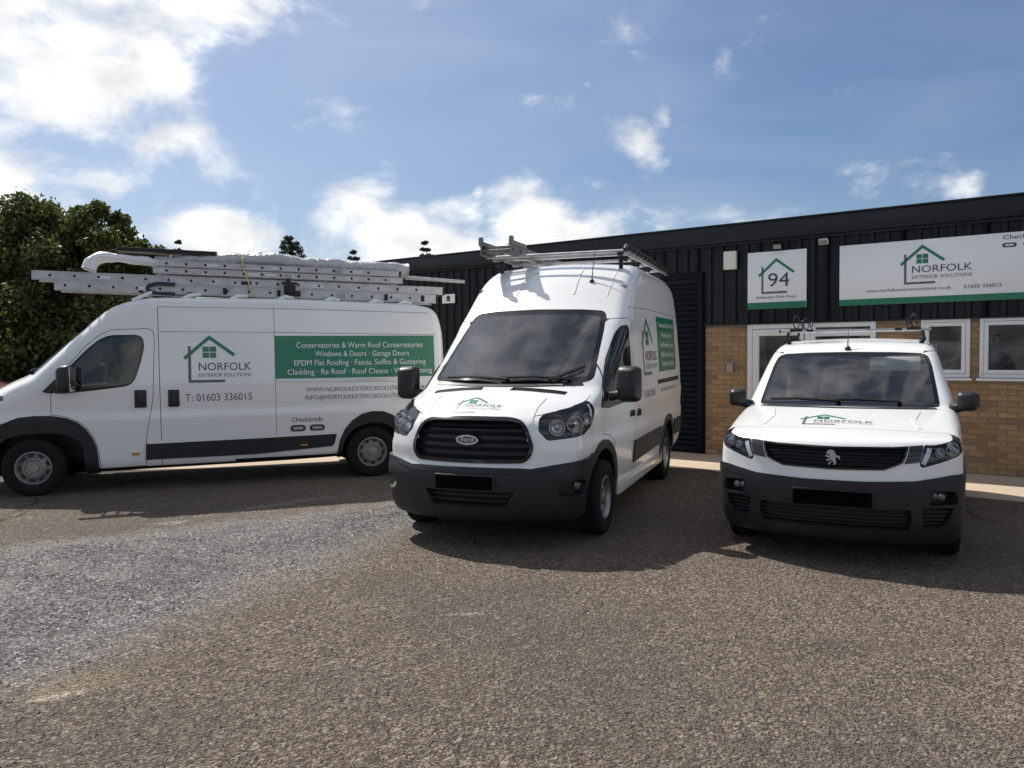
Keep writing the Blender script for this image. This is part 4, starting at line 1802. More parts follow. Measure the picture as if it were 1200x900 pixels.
def mirror(root, c, s, arm0, arm1, yaw, name='door_mirror', taper=.85):
    side = 1 if c[1] > 0 else -1
    bm = bmesh.new()
    box(bm, (0, 0, 0), s, bev=min(s) * .34, seg=4)
    for v in bm.verts:                                   # rounder front, narrower outer end
        t = max(0, v.co.x / s[0] + .5)
        v.co.y *= 1 - .22 * t * t
        v.co.z *= 1 - .16 * t * t
        v.co.z *= 1 - .08 * (v.co.y * side / s[1] + .5)
    rot = Matrix.Rotation(R(yaw) * side, 3, 'Z')
    for v in bm.verts: v.co = rot @ v.co + Vector(c)
    h = child(name, bm, M['black'], root, 60)
    bm = bmesh.new()
    box(bm, (-s[0] / 2 - .001, 0, s[2] * .09), (.006, s[1] * .80, s[2] * .62), bev=.0025)
    box(bm, (-s[0] / 2 - .001, 0, -s[2] * .33), (.006, s[1] * .72, s[2] * .17), bev=.0025)
    for v in bm.verts: v.co = rot @ v.co + Vector(c)
    child('mirror_glass', bm, M['chrome'], h, 40)
    bm = bmesh.new()
    tube(bm, [arm0, tuple((Vector(arm0) + Vector(arm1)) / 2), arm1], [.05, .042, .045], 10)
    child('arm', bm, M['black'], h, 60)
    return h


def letters(b, root, s, fn, w, h, ax, side, m_, bold=0.0, name='lettering', off=.003):
    """fn maps drawing coordinates (right, up) in metres to surface coordinates"""
    bm = fit_text(s, w, h, bold)
    bmesh.ops.triangulate(bm, faces=bm.faces[:])
    place2(bm, fn)
    b.conform(bm, ax, off, side)
    return child(name, bm, m_, root, 60)


def house_logo(b, root, fn, unit, ax, side, tx=.82, tw=1.12, t0=.24, off=.003):
    """house emblem with its two lines of lettering; fn maps (right, up) metres from the emblem's lower left"""
    g, k = emblem()
    for bm, m_, nm in ((g, M['green'], 'roof_emblem'), (k, M['grey'], 'wall_emblem')):
        place2(bm, lambda u, v: fn(u * unit, v * unit))
        b.conform(bm, ax, off, side)
        child(nm, bm, m_, root, 60)
    letters(b, root, 'NORFOLK', lambda u, v: fn(u + tx * unit, v + t0 * unit), tw * unit, .185 * unit, ax, side, M['ink'], off=off)
    letters(b, root, 'EXTERIOR SOLUTIONS', lambda u, v: fn(u + tx * unit, v + (t0 - .145) * unit), tw * unit, .088 * unit, ax, side, M['grey'], off=off)


def panel_rect(b, root, name, x0, x1, z0, z1, side, m_, off=.0025, skew=0.0):
    """flat vinyl panel laid on a van's flank"""
    bm = bmesh.new()
    nx, nz = max(2, int(abs(x1 - x0) / .12)), max(2, int(abs(z1 - z0) / .12))
    vs = [[bm.verts.new((x0 + (x1 - x0) * i / nx, z0 + (z1 - z0) * j / nz, 0)) for j in range(nz + 1)] for i in range(nx + 1)]
    for i in range(nx):
        for j in range(nz):
            bm.faces.new((vs[i][j], vs[i + 1][j], vs[i + 1][j + 1], vs[i][j + 1]))
    b.conform(bm, 'y', off, side)
    return child(name, bm, m_, root, 60)


def handle(b, root, x0, x1, z0, z1, side, name='door_handle'):
    cx, cz = (x0 + x1) / 2, (z0 + z1) / 2
    p, n = b.hit(cx, cz, 'y', side)
    bm = bmesh.new()
    box(bm, (cx, p.y + .004 * side, cz), (abs(x1 - x0), .024, abs(z1 - z0)), bev=.011, seg=3)
    box(bm, (cx, p.y + .022 * side, cz), (abs(x1 - x0) * .42, .02, abs(z1 - z0) * .86), bev=.008, seg=2)
    return child(name, bm, M['black'], root, 50)


def plate(b, root, a0, a1, z0, z1, ax, out=.0, holder='holder'):
    """front number plate, blanked out in black"""
    am, zm = (a0 + a1) / 2, (z0 + z1) / 2
    p, n = b.hit(am, zm, ax)
    w, h = (a1 - a0) * (p.x - b.wx if ax == 'c' else 1), z1 - z0
    bm = bmesh.new()
    box(bm, (p.x + .022 + out, p.y, zm), (.012, w, h), bev=.003)
    o = child('number_plate', bm, M['redact'], root, 40)
    bm = bmesh.new()
    box(bm, (p.x + .004 + out, p.y, zm), (.03, w + .02, h + .02), bev=.004)
    child('plate_holder', bm, M[holder], o, 40)


def wiper(b, root, pts, ax='x', off=.02):
    P, Q = surf_line(b, pts, ax, 1, 8, off)
    bm = bmesh.new()
    sweep(bm, P, Q, .022, .014)
    tube(bm, [P[0], P[0] - Q[0] * .03], .02, 8)
    child('wiper', bm, M['matt'], root, 50)


def sym(poly):
    """mirror image of an outline (first coordinate)"""
    return [(-a, z) for a, z in poly][::-1]


# ------------------------------------------------------------------ the long panel van at the left
def build_long_van():
    x, y, a = LONG_POSE
    root = empty('panel_van', (x, y, 0), a)
    tag(root, 'long white panel van seen side on, loaded with ladders on its roof', 'van', 'white work vans parked on the yard')
    b = Body(long_shell)
    Rf = .345
    for side in (1, -1):
        for (inner, outer) in (
                ([(-.56, .15), (-.545, .55), (-.50, .64), (-.42, .705), (-.28, .745), (-.1, .757), (.12, .745), (.28, .70), (.40, .60), (.475, .45), (.50, .15)],
                 [(-.712, .15), (-.705, .40), (-.69, .55), (-.645, .68), (-.58, .785), (-.49, .87), (-.38, .925), (-.2, .958), (-.02, .962), (.15, .945), (.33, .875), (.48, .79), (.60, .68), (.66, .55), (.68, .15)]),
                ([(-3.64, .15), (-3.655, .45), (-3.71, .57), (-3.80, .66), (-3.92, .72), (-4.06, .745), (-4.20, .728), (-4.32, .665), (-4.41, .56), (-4.455, .43), (-4.47, .15)],
                 [(-3.572, .15), (-3.585, .38), (-3.615, .52), (-3.68, .66), (-3.78, .78), (-3.90, .86), (-4.04, .895), (-4.2, .89), (-4.34, .83), (-4.46, .72), (-4.54, .56), (-4.57, .40), (-4.58, .15)])):
            b.cut(inner, 'y', side)
            fs = b.cut(outer, 'y', side)
            trim = [f for f in fs if f.is_valid and not in_poly(b.to2(f.calc_center_median(), 'y'), inner)]
            child('arch_trim', b.take(trim, off=.014, thick=.03), M['plastic'], root)
            child('wheel_arch_liner', b.recess(b.collect(inner, 'y', side), (0, -.42 * side, 0), 1.0), M['black'], root)
    # front face
    win = [(-.125, 1.245), (-.34, 1.475), (-.62, 1.772), (-.74, 1.875), (-.86, 1.93), (-1.16, 1.935), (-1.232, 1.905), (-1.252, 1.80), (-1.215, 1.62), (-1.145, 1.39), (-1.10, 1.325), (-1.02, 1.293), (-.70, 1.258), (-.34, 1.222)]
    ws = [(-.80, 1.55), (-.78, 1.68), (-.735, 1.97), (-.70, 2.045), (-.62, 2.065), (0, 2.085), (.62, 2.065), (.70, 2.045), (.735, 1.97), (.78, 1.68), (.80, 1.55), (.79, 1.455), (.5, 1.46), (0, 1.465), (-.5, 1.46), (-.79, 1.455)]
    win = soft(win, .05)
    pane_ = window(b, ws, 'x', 1, .06)
    w = child('windscreen', pane_, [M['glass'], M['frit']], root, 60)
    panes = {s: window(b, win, 'y', s, .028) for s in (1, -1)}
    lining(b, root, -1.35, .9, .1)
    door = [(-.205, 1.20), (-.30, 1.45), (-.60, 1.80), (-.74, 1.925), (-.88, 1.995), (-1.30, 2.012), (-1.352, 1.975), (-1.365, 1.85), (-1.335, 1.15), (-1.30, .95), (-1.245, .62), (-1.235, .30), (-.725, .29), (-.71, .50), (-.66, .68), (-.585, .80), (-.49, .885), (-.38, .94), (-.202, .972)]
    for s in (1, -1):
        gap(b, door, 'y', s, .007, closed=True)
        d = child('front_door', b.take(b.collect(inset(door, .0035), 'y', s)), BODY_MATS, root, 40)
        child('side_window', panes[s], [M['sideglass'], M['frit']], d, 60)
        handle(b, d, -1.125, -1.262, 1.03, 1.25, s)
        # black triangle ahead of the glass, carrying the mirror
        tri = slab_free(b, [(-.115, 1.25), (-.36, 1.50), (-.45, 1.58), (-.47, 1.24), (-.34, 1.225)], s)
        child('mirror_mount', tri, M['black'], d)
        mirror(root, (-.40, 1.165 * s, 1.405), (.17, .21, .35), (-.34, .98 * s, 1.30), (-.38, 1.10 * s, 1.32), -14)
    # panel gaps of load bay
    for s in (1, -1):
        gap(b, [(-1.408, 2.285), (-1.412, 1.9), (-1.42, .62)], 'y', s, .008)
        gap(b, [(-1.42, .42), (-1.42, .29)], 'y', s, .007)
        gap(b, [(-2.80, 2.285), (-2.80, .62)], 'y', s, .006)
        gap(b, [(-1.41, 2.285), (-3.0, 2.27), (-4.86, 2.23)], 'y', s, .006)
        gap(b, [(-1.43, 1.972), (-2.795, 1.962), (-4.95, 1.925)], 'y', s, .006)
        gap(b, [(-1.245, .61), (-1.30, .50), (-1.41, .50)], 'y', s, .004)
        child('side_moulding', slab(b, [(-.775, .568), (-1.24, .573), (-2.54, .588), (-3.572, .605), (-3.545, .48), (-3.51, .445), (-2.54, .385), (-.81, .375), (-.79, .42)], 'y', s, .016, .02), M['plastic'], root)
        # sliding door rail
        bm = bmesh.new()
        P, Q = surf_line(b, [(-2.82, 1.337), (-4.45, 1.318)], 'y', s, 12, .001)
        sweep(bm, P, Q, .040, .012)
        child('door_rail', bm, M['satin'], root)
        handle(b, root, -1.508, -1.64, 1.03, 1.245, s, 'sliding_door_handle')
        bm = bmesh.new()
        box(bm, (-1.12, 1.0 * s, .46), (.085, .045, .028), bev=.004)
        child('side_marker', bm, M['amber'], root)
        bm = bmesh.new()
        box(bm, (-3.15, 1.006 * s, .475), (.085, .04, .024), bev=.004)
        child('side_marker', bm, M['amber'], root)
    # nose: bonnet gap, bumper, headlights, grille
    gap(b, [(.30, -.93), (.62, -.86), (.80, -.62), (.865, -.3), (.875, 0), (.865, .3), (.80, .62), (.62, .86), (.30, .93)], 'z', 1, .008)
    for s in (1, -1):
        hl = [(.72, .95), (.86, 1.10), (1.10, 1.22), (1.25, 1.20), (1.18, 1.06), (1.0, .93), (.80, .88)]
        lamp_unit(b, root, hl if s > 0 else sym(hl), 'c', 1, (-.10, -.04 * s, 0), .9, [(.86 * s, .99, .06), (1.05 * s, 1.07, .055)])
    gr = [(-.60, .70), (-.52, .86), (0, .90), (.52, .86), (.60, .70), (.50, .58), (-.50, .58)]
    child('grille', b.recess(b.cut(gr, 'c'), (-.05, 0, 0), .95), M['black'], root)
    bm = bmesh.new()
    for k in range(4):
        P, Q = surf_line(b, [(-.52, .63 + k * .065), (.52, .63 + k * .065)], 'c', 1, 12, -.02)
        sweep(bm, P, Q, .022, .014)
    child('grille_slats', bm, M['black'], root)
    bt = [(-1.05, .60), (-.7, .56), (0, .55), (.7, .56), (1.05, .60), (1.06, .22), (-1.06, .22)]
    child('bumper', b.take(b.cut(dense(bt, .12), 'c'), off=.012, thick=.03), M['plastic'], root)
    plate(b, root, -.27, .27, .37, .48, 'c')
    wiper(b, root, [(-.05, 1.475), (-.62, 1.52)])
    wiper(b, root, [(.55, 1.475), (-.02, 1.50)])
    # lettering on the near flank
    fl = lambda cx, cz: (lambda u, v: (cx - u, cz + v))
    house_logo(b, root, lambda u, v: (-1.728 - u, 1.343 + v), .563, 'y', 1)
    letters(b, root, 'T: 01603 336015', fl(-2.107, 1.092), .80, .098, 'y', 1, M['grey'])
    g = panel_rect(b, root, 'green_panel', -2.80, -5.04, 1.355, 1.915, 1, M['green'])
    mx = -3.92
    letters(b, root, 'Conservatories & Warm Roof Conservatories', fl(mx, 1.757), 1.69, .076, 'y', 1, M['white'], off=.0045)
    letters(b, root, 'Windows & Doors \u00b7 Garage Doors', fl(mx - .02, 1.643), 1.26, .076, 'y', 1, M['white'], off=.0045)
    letters(b, root, 'EPDM Flat Roofing \u00b7 Fascia, Soffits & Guttering', fl(mx, 1.525), 1.76, .076, 'y', 1, M['white'], off=.0045)
    letters(b, root, 'Cladding \u00b7 Re Roof \u00b7 Roof Cleans \u00b7 Wall Coating', fl(mx + .0, 1.405), 1.93, .076, 'y', 1, M['white'], off=.0045)
    letters(b, root, 'WWW.NORFOLKEXTERIORSOLUTIONS.CO.UK', fl(-3.985, 1.176), 1.60, .062, 'y', 1, M['grey'])
    letters(b, root, 'INFO@NORFOLKEXTERIORSOLUTIONS.CO.UK', fl(-3.985, 1.074), 1.62, .062, 'y', 1, M['grey'])
    letters(b, root, 'Checkatrade', fl(-3.195, .785), .40, .066, 'y', 1, M['ink'])
    for cx in (-3.075, -3.32):
        bm = bmesh.new(); pill(bm, .20, .085)
        place2(bm, lambda u, v: (cx - u, .70 + v)); b.conform(bm, 'y', .003)
        child('vinyl_badge', bm, M['ink'], root)
        bm = bmesh.new(); pill(bm, .13, .034)
        place2(bm, lambda u, v: (cx - u, .70 + v)); b.conform(bm, 'y', .0045)
        child('vinyl_badge_stripe', bm, M['satin'], root)
    # cab interior
    bm = bmesh.new()
    box(bm, (-.45, 0, .80), (1.3, 1.08, .06)); box(bm, (-1.06, 0, .64), (.80, 1.72, .05))
    box(bm, (-1.50, 0, 1.50), (.03, 1.70, 1.72))
    child('bulkhead', bm, M['cabin'], root)
    bm = bmesh.new()
    box(bm, (.02, 0, 1.10), (.50, 1.66, .40), bev=.09, seg=3)
    child('dashboard', bm, M['cabin'], root, 60)
    for yy, w_ in ((.55, .46), (.08, .42), (-.55, .48)): seat(root, -.85, yy, .92, w_, tall=.70)
    steering(root, (-.33, -.52, 1.22), 40)
    w1 = make_wheel(root, 'plain', Rf, 0, 1, .885)
    copy_wheel(w1, root, 0, -1, .885); copy_wheel(w1, root, -4.045, 1, .885); copy_wheel(w1, root, -4.045, -1, .885)
    # roof bars with white feet
    for i, xx in enumerate((-1.20, -1.78, -2.36, -2.95, -3.55, -4.15, -4.55)):
        bm = bmesh.new()
        zt = 2.485 - .018 * i
        box(bm, (xx, 0, zt), (.05, 1.52, .032), bev=.006)
        o = child('roof_bar', bm, M['black'], root)
        for s in (1, -1):
            bm = bmesh.new()
            p, n = b.hit(xx, .80 * s, 'z')
            pts = [(xx + .09, p.y + .03 * s, p.z - .012), (xx - .0, p.y - .02 * s, p.z + .03), (xx - .12, p.y - .10 * s, zt - .005)]
            tube(bm, pts, [.018, .026, .02], 8)
            child('roof_bar_foot', bm, M['white'] if s > 0 else M['black'], o, 50)
    finish_body(b, root)
    return root, b


def slab_free(b, poly, side, ax='y', off=.012):
    """thin cover plate laid over the surface (over glass too)"""
    bm = bmesh.new()
    d = dense(poly, .06)
    c = (sum(p[0] for p in d) / len(d), sum(p[1] for p in d) / len(d))
    rings = []
    for t in (1.0, .66, .33):
        ring = []
        for p in d:
            q, n = b.hit(c[0] + (p[0] - c[0]) * t, c[1] + (p[1] - c[1]) * t, ax, side)
            ring.append(bm.verts.new(q + n * off))
        rings.append(ring)
    q, n = b.hit(*c, ax, side)
    cv = bm.verts.new(q + n * off)
    low = []
    for p in d:
        q, n = b.hit(*p, ax, side)
        low.append(bm.verts.new(q - n * .004))
    m = len(d)
    for i in range(m):
        j = (i + 1) % m
        for r0, r1 in zip(rings, rings[1:]): bm.faces.new((r0[i], r0[j], r1[j], r1[i]))
        bm.faces.new((rings[-1][i], rings[-1][j], cv))
        bm.faces.new((low[i], low[j], rings[0][j], rings[0][i]))
    bmesh.ops.recalc_face_normals(bm, faces=bm.faces)
    return bm


def dense(poly, step):
    """outline with long edges subdivided"""
    out = []
    for i in range(len(poly)):
        a, c = poly[i], poly[(i + 1) % len(poly)]
        n = max(1, int(math.hypot(c[0] - a[0], c[1] - a[1]) / step))
        for k in range(n):
            out.append((a[0] + (c[0] - a[0]) * k / n, a[1] + (c[1] - a[1]) * k / n))
    return out


# ------------------------------------------------------------------ the tall van in the middle
def build_tall_van():
    x, y, a = TALL_POSE
    root = empty('high_roof_van', (x, y, 0), a)
    tag(root, 'tall white high roof van with oval badge on its black grille, parked in the middle', 'van', 'white work vans parked on the yard')
    b = Body(tall_shell)
    for side in (1, -1):
        for (inner, outer) in (
                (clamp_z(arc(-.01, .37, .445, .42, -30, 210, 16), .12), clamp_z(arc(-.015, .37, .54, .50, -35, 215, 20), .12)),
                (clamp_z(arc(-3.30, .37, .435, .41, -30, 210, 16), .12), clamp_z(arc(-3.30, .37, .52, .49, -35, 215, 20), .12))):
            b.cut(inner, 'y', side)
            fs = b.cut(outer, 'y', side)
            trim = [f for f in fs if f.is_valid and not in_poly(b.to2(f.calc_center_median(), 'y'), inner)]
            child('arch_trim', b.take(trim, off=.014, thick=.03), M['plastic'], root)
            child('wheel_arch_liner', b.recess(b.collect(inner, 'y', side), (0, -.42 * side, 0), 1.0), M['black'], root)
    ws = [(-.815, 1.42), (-.80, 1.60), (-.77, 1.90), (-.745, 2.05), (-.70, 2.10), (-.49, 2.117), (0, 2.127), (.49, 2.117), (.70, 2.10), (.745, 2.05), (.77, 1.90), (.80, 1.60), (.815, 1.42), (.74, 1.395), (.28, 1.382), (-.28, 1.382), (-.74, 1.395)]
    wsp = window(b, soft(ws, .05), 'x', 1, .05)
    child('windscreen', wsp, [M['glass'], M['frit']], root, 60)
    win = [(.06, 1.175), (-.10, 1.315), (-.42, 1.60), (-.78, 1.86), (-.93, 1.945), (-1.06, 1.955), (-1.085, 1.90), (-1.09, 1.50), (-1.07, 1.27), (-1.03, 1.19), (-.60, 1.16), (-.17, 1.15)]
    win = soft(win, .05)
    panes = {s: window(b, win, 'y', s, .03) for s in (1, -1)}
    lining(b, root, -1.35, .95, .08)
    door = [(-.05, 1.10), (-.04, 1.22), (-.42, 1.665), (-.78, 1.93), (-.93, 2.015), (-1.14, 2.03), (-1.165, 1.98), (-1.175, 1.2), (-1.16, .55), (-1.12, .36), (-.60, .36), (-.545, .50), (-.50, .66), (-.40, .80), (-.26, .885), (-.06, .915)]
    for s in (1, -1):
        gap(b, door, 'y', s, .007, closed=True)
        d = child('front_door', b.take(b.collect(inset(door, .0035), 'y', s)), BODY_MATS, root, 40)
        child('side_window', panes[s], [M['sideglass'], M['frit']], d, 60)
        handle(b, d, -1.00, -1.12, 1.00, 1.07, s)
        tri = slab_free(b, [(.055, 1.172), (-.10, 1.318), (-.36, 1.55), (-.40, 1.16), (-.17, 1.148)], s)
        child('mirror_mount', tri, M['black'], d)
        mirror(root, (-.17, 1.150 * s, 1.375), (.17, .23, .36), (-.16, .97 * s, 1.26), (-.16, 1.08 * s, 1.28), -12)
    for s in (1, -1):
        gap(b, [(-1.24, 2.15), (-1.245, 1.4), (-1.25, .62)], 'y', s, .008)
        gap(b, [(-2.58, 2.16), (-2.58, .62)], 'y', s, .007)
        gap(b, [(-1.24, 2.15), (-2.58, 2.165), (-4.30, 2.15)], 'y', s, .006)
        # swage above the door and pressed recess line
        child('side_moulding', slab(b, [(-.56, .735), (-2.80, .745), (-2.79, .53), (-.57, .50)], 'y', s, .015, .02), M['plastic'], root)
        child('side_moulding', slab(b, [(-3.79, .745), (-4.40, .75), (-4.40, .53), (-3.80, .53)], 'y', s, .015, .02), M['plastic'], root)
        bm = bmesh.new()
        P, Q = surf_line(b, [(-2.60, 1.30), (-4.15, 1.30)], 'y', s, 12, .001)
        sweep(bm, P, Q, .05, .010)
        child('door_rail', bm, M['plastic'], root)
        bm = bmesh.new()
        P, Q = surf_line(b, [(-1.75, 2.345), (-2.1, 2.385), (-2.8, 2.40), (-4.1, 2.38)], 'y', s, 8, -.006)
        sweep(bm, P, Q, .028, .012)
        child('roof_swage', bm, M['paint'], root, 60)
        handle(b, root, -1.32, -1.43, .98, 1.06, s, 'sliding_door_handle')
        bm = bmesh.new()
        box(bm, (-1.9, .955 * s, .345), (2.75, .04, .16), bev=.015)
        child('sill', bm, M['paint'], root)
    # forehead ribs
    for s in (1, -1):
        P, Q = surf_line(b, [(.69 * s, 2.27), (.70 * s, 2.52), (.705 * s, 2.64)], 'x', 1, 8, -.003)
        bm = bmesh.new(); sweep(bm, P, Q, .012, .007); child('roof_seam', bm, M['paint'], root, 60)
        P, Q = surf_line(b, [(.0 + .33 * s, 2.30), (.0 + .31 * s, 2.62)], 'x', 1, 8, -.004)
        bm = bmesh.new(); sweep(bm, P, Q, .02, .010); child('roof_rib', bm, M['paint'], root, 60)
    # nose
    gr = [(-.585, .88), (-.545, 1.035), (-.50, 1.105), (-.40, 1.125), (0, 1.13), (.40, 1.125), (.50, 1.105), (.545, 1.035), (.585, .88), (.555, .80), (.50, .752), (0, .745), (-.50, .752), (-.555, .80)]
    gr = dense(soft(gr, .09, 4), .12)
    gap(b, [(.0 - .60, 1.13), (-.75, 1.15)], 'c', 1, .006); gap(b, [(.60, 1.13), (.75, 1.15)], 'c', 1, .006)
    fs = b.cut(gr, 'c')
    gi = inset(gr, .032)
    b.cut(gi, 'c')
    fs = b.collect(gr, 'c')
    frame = [f for f in fs if not in_poly(b.to2(f.calc_center_median(), 'c'), gi)]
    child('grille_frame', b.take(frame, off=.010, thick=.03), M['gloss'], root)
    child('grille', b.recess(b.collect(gi, 'c'), (-.06, 0, 0), 1.0), M['black'], root)
    for k, (z, hw_) in enumerate(((.795, .50), (.865, .54), (.935, .535), (1.005, .52), (1.07, .48))):
        P, Q = surf_line(b, [(-hw_, z), (hw_, z)], 'c', 1, 24, -.044)
        bm = bmesh.new(); sweep(bm, P, Q, .030, .026)
        child('grille_slat', bm, M['matt'], root)
    bm = bmesh.new()
    p, n = b.hit(0, .94, 'c')
    lathe(bm, [(0, .012), (.5, .012), (.5, -.02)], 36, 'x')
    for v in bm.verts: v.co = Vector((p.x + v.co.x + .004, v.co.y * .205, .942 + v.co.z * .084))
    bg = child('badge', bm, M['chrome'], root, 40)
    bm = bmesh.new()
    lathe(bm, [(0, .0145), (.5, .0145)], 36, 'x')
    for v in bm.verts: v.co = Vector((p.x + v.co.x + .004, v.co.y * .178, .942 + v.co.z * .062))
    child('badge_field', bm, mat('badge_grey', (.16, .17, .2), .25, metal=.4), bg, 40)
    bm = fit_text('Ford', .11, .038)
    for v in bm.verts: v.co = Vector((p.x + .0205, v.co.x + v.co.y * .25, .928 + v.co.y))
    child('badge_script', bm, M['chrome'], bg, 40)
    hl = [(.632, 1.02), (.655, 1.105), (.72, 1.145), (1.05, 1.195), (1.30, 1.245), (1.285, 1.13), (1.20, 1.03), (1.06, .975), (.88, .955), (.70, .938)]
    for s in (1, -1):
        pl = dense(soft(hl if s > 0 else sym(hl), .022, 3), .12)
        lamp_unit(b, root, pl, 'c', 1, (-.085, -.035 * s, 0), .93, [(.79 * s, 1.038, .064), (.95 * s, 1.062, .064), (1.11 * s, 1.095, .046)],
                  drl=([(1.26 * s, 1.22), (1.20 * s, 1.07)], .022), dark=True)
        P, Q = surf_line(b, [(.86, .52 * s), (.62, .50 * s), (.40, .52 * s)], 'z', 1, 10, -.004)
        bm = bmesh.new(); sweep(bm, P, Q, .03, .009); child('bonnet_crease', bm, M['paint'], root, 60)
        # black bonnet vents
        v = [(.115, .705), (.17, .50), (.225, .23), (.40, .20), (.345, .45), (.27, .66)]
        v = [(.16, .66), (.19, .44), (.215, .15), (.30, .135), (.285, .45), (.245, .655)]
        vv = [(p_[0], p_[1] * s) for p_ in v]
        child('bonnet_vent', b.recess(b.cut(vv, 'z'), (0, 0, -.03), .96), M['black'], root)
        bm = bmesh.new()
        for k in range(3):
            P, Q = surf_line(b, [(.185 + k * .03, .645 * s), (.225 + k * .028, .17 * s)], 'z', 1, 8, -.018)
            sweep(bm, P, Q, .014, .010)
        child('vent_slats', bm, M['black'], root)
    gap(b, [(.10, -.86), (.45, -.84), (.66, -.74)], 'z', 1, .007); gap(b, [(.10, .86), (.45, .84), (.66, .74)], 'z', 1, .007)
    bt = [(-1.22, .79), (-1.14, .765), (-.95, .76), (-.75, .735), (-.55, .70), (-.45, .705), (0, .705), (.45, .705), (.55, .70), (.75, .735), (.95, .76), (1.14, .765), (1.22, .79), (1.25, .22), (-1.25, .22)]
    lg = dense([(-.37, .52), (-.30, .395), (.34, .395), (.42, .52)], .12)
    ft = [(.74, .55), (.80, .60), (.98, .605), (1.04, .58), (1.02, .47), (.86, .46), (.76, .48)]
    child('lower_grille', b.recess(b.cut(lg, 'c'), (-.05, 0, 0), 1.0), M['black'], root)
    bm = bmesh.new()
    for z in (.435, .48):
        P, Q = surf_line(b, [(-.33, z), (.37, z)], 'c', 1, 16, -.02); sweep(bm, P, Q, .016, .016)
    child('lower_grille_bars', bm, M['plastic'], root)
    for s in (1, -1):
        pl = dense(soft(ft if s > 0 else sym(ft), .04), .1)
        fs = b.cut(pl, 'c')
        fo = child('fog_lamp_recess', b.recess(fs, (-.055, -.03 * s, 0), .9), M['black'], root)
        p, n = b.hit(.93 * s, .535, 'c')
        bm = bmesh.new()
        lathe(bm, [(0, .02), (.035, .014), (.042, 0), (.042, -.05)], 20, 'x', c=tuple(p - Vector((.055, .03 * s, 0))))
        child('fog_lamp', bm, M['fog'], fo, 40)
    child('bumper', b.take(b.cut(dense(bt, .10), 'c'), off=.030, thick=.06), M['plastic'], root)
    # bumper crease lip
    P, Q = surf_line(b, [(-.72, .705), (-.50, .675), (.50, .675), (.72, .705)], 'c', 1, 14, .026)
    bm = bmesh.new(); sweep(bm, P, Q, .03, .012); child('bumper_lip', bm, M['plastic'], root)
    plate(b, root, -.255, .262, .535, .648, 'c', .02)
    bm = bmesh.new()
    P, Q = surf_line(b, [(-.74, 1.38), (-.3, 1.365), (.3, 1.365), (.74, 1.38)], 'x', 1, 10, -.002)
    sweep(bm, P, Q, .05, .008); child('scuttle', bm, M['black'], root)
    wiper(b, root, [(.62, 1.405), (.30, 1.43), (-.03, 1.42)])
    wiper(b, root, [(.05, 1.405), (-.30, 1.425), (-.62, 1.42)])
    wiper(b, root, [(.45, 1.40), (.62, 1.475), (.71, 1.52)])
    # signwriting
    house_logo(b, root, lambda u, v: (.775 - v, -.218 + u), .265, 'z', 1, tx=.96, tw=1.32, t0=.31)
    house_logo(b, root, lambda u, v: (-1.72 - u, 1.42 + v), .62, 'y', 1)
    letters(b, root, 'T: 01603 336015', lambda u, v: (-2.02 - u, 1.155 + v), .74, .085, 'y', 1, M['grey'])
    panel_rect(b, root, 'green_panel', -2.70, -4.02, 1.42, 2.10, 1, M['green'])
    for t, z, w_ in (('Conservatories & Warm Roof', 1.975, 1.12), ('Windows & Doors', 1.85, .80), ('Flat Roofing \u00b7 Fascia', 1.725, 1.0), ('Soffits & Guttering', 1.60, .95), ('Cladding \u00b7 Re Roof', 1.485, .90)):
        letters(b, root, t, lambda u, v: (-3.36 - u, z + v), w_, .065, 'y', 1, M['white'], off=.0045)
    letters(b, root, 'WWW.NORFOLKEXTERIORSOLUTIONS.CO.UK', lambda u, v: (-3.36 - u, 1.17 + v), 1.25, .05, 'y', 1, M['grey'])
    # cab interior
    bm = bmesh.new()
    box(bm, (-.40, 0, .84), (1.2, 1.08, .06)); box(bm, (-1.0, 0, .68), (.76, 1.68, .05)); box(bm, (-1.42, 0, 1.52), (.03, 1.72, 1.75))
    child('bulkhead', bm, M['cabin'], root)
    bm = bmesh.new(); box(bm, (-.10, 0, 1.10), (.52, 1.64, .38), bev=.10, seg=3); box(bm, (-.16, -.45, 1.29), (.22, .40, .09), bev=.035, seg=3)
    child('dashboard', bm, M['cabin'], root, 60)
    for yy, w_ in ((.56, .46), (.10, .42), (-.52, .48)): seat(root, -.85, yy, .95, w_, tall=.68)
    steering(root, (-.42, -.50, 1.27), 48)
    bm = bmesh.new()
    box(bm, (.02, .45, 1.375), (.16, .22, .012), rot=Matrix.Rotation(.3, 3, 'Z')); box(bm, (-.0, .17, 1.37), (.21, .15, .008), rot=Matrix.Rotation(-.5, 3, 'Z'))
    child('papers', bm, mat('paper', (.75, .73, .62), .8), root)
    w1 = make_wheel(root, 'steel', .345, 0, 1, .868)
    copy_wheel(w1, root, 0, -1, .868); copy_wheel(w1, root, -3.30, 1, .868); copy_wheel(w1, root, -3.30, -1, .868)
    # roof rack: cross bars on feet, front roller deflector, side rail
    e = empty('roof_rack', parent=root)
    for xx in (-1.78, -2.45, -3.15, -3.95):
        bm = bmesh.new()
        box(bm, (xx, 0, 2.775), (.07, 1.66, .032), bev=.005)
        child('cross_bar', bm, M['alu'], e)
        for s in (1, -1):
            p, n = b.hit(xx, .70 * s, 'z')
            bm = bmesh.new(); box(bm, (xx, .72 * s, (p.z + 2.76) / 2), (.04, .045, 2.76 - p.z + .02), bev=.006)
            tube(bm, [(xx, .72 * s, 2.745), (xx, .79 * s, 2.70)], .022, 8)
            child('rack_foot', bm, M['black'], e)
    bm = bmesh.new()
    tube(bm, [(-1.60, -.84, 2.79), (-1.60, .80, 2.79)], .018, 10)
    child('front_tube', bm, M['alu'], e, 50)
    bm = bmesh.new()
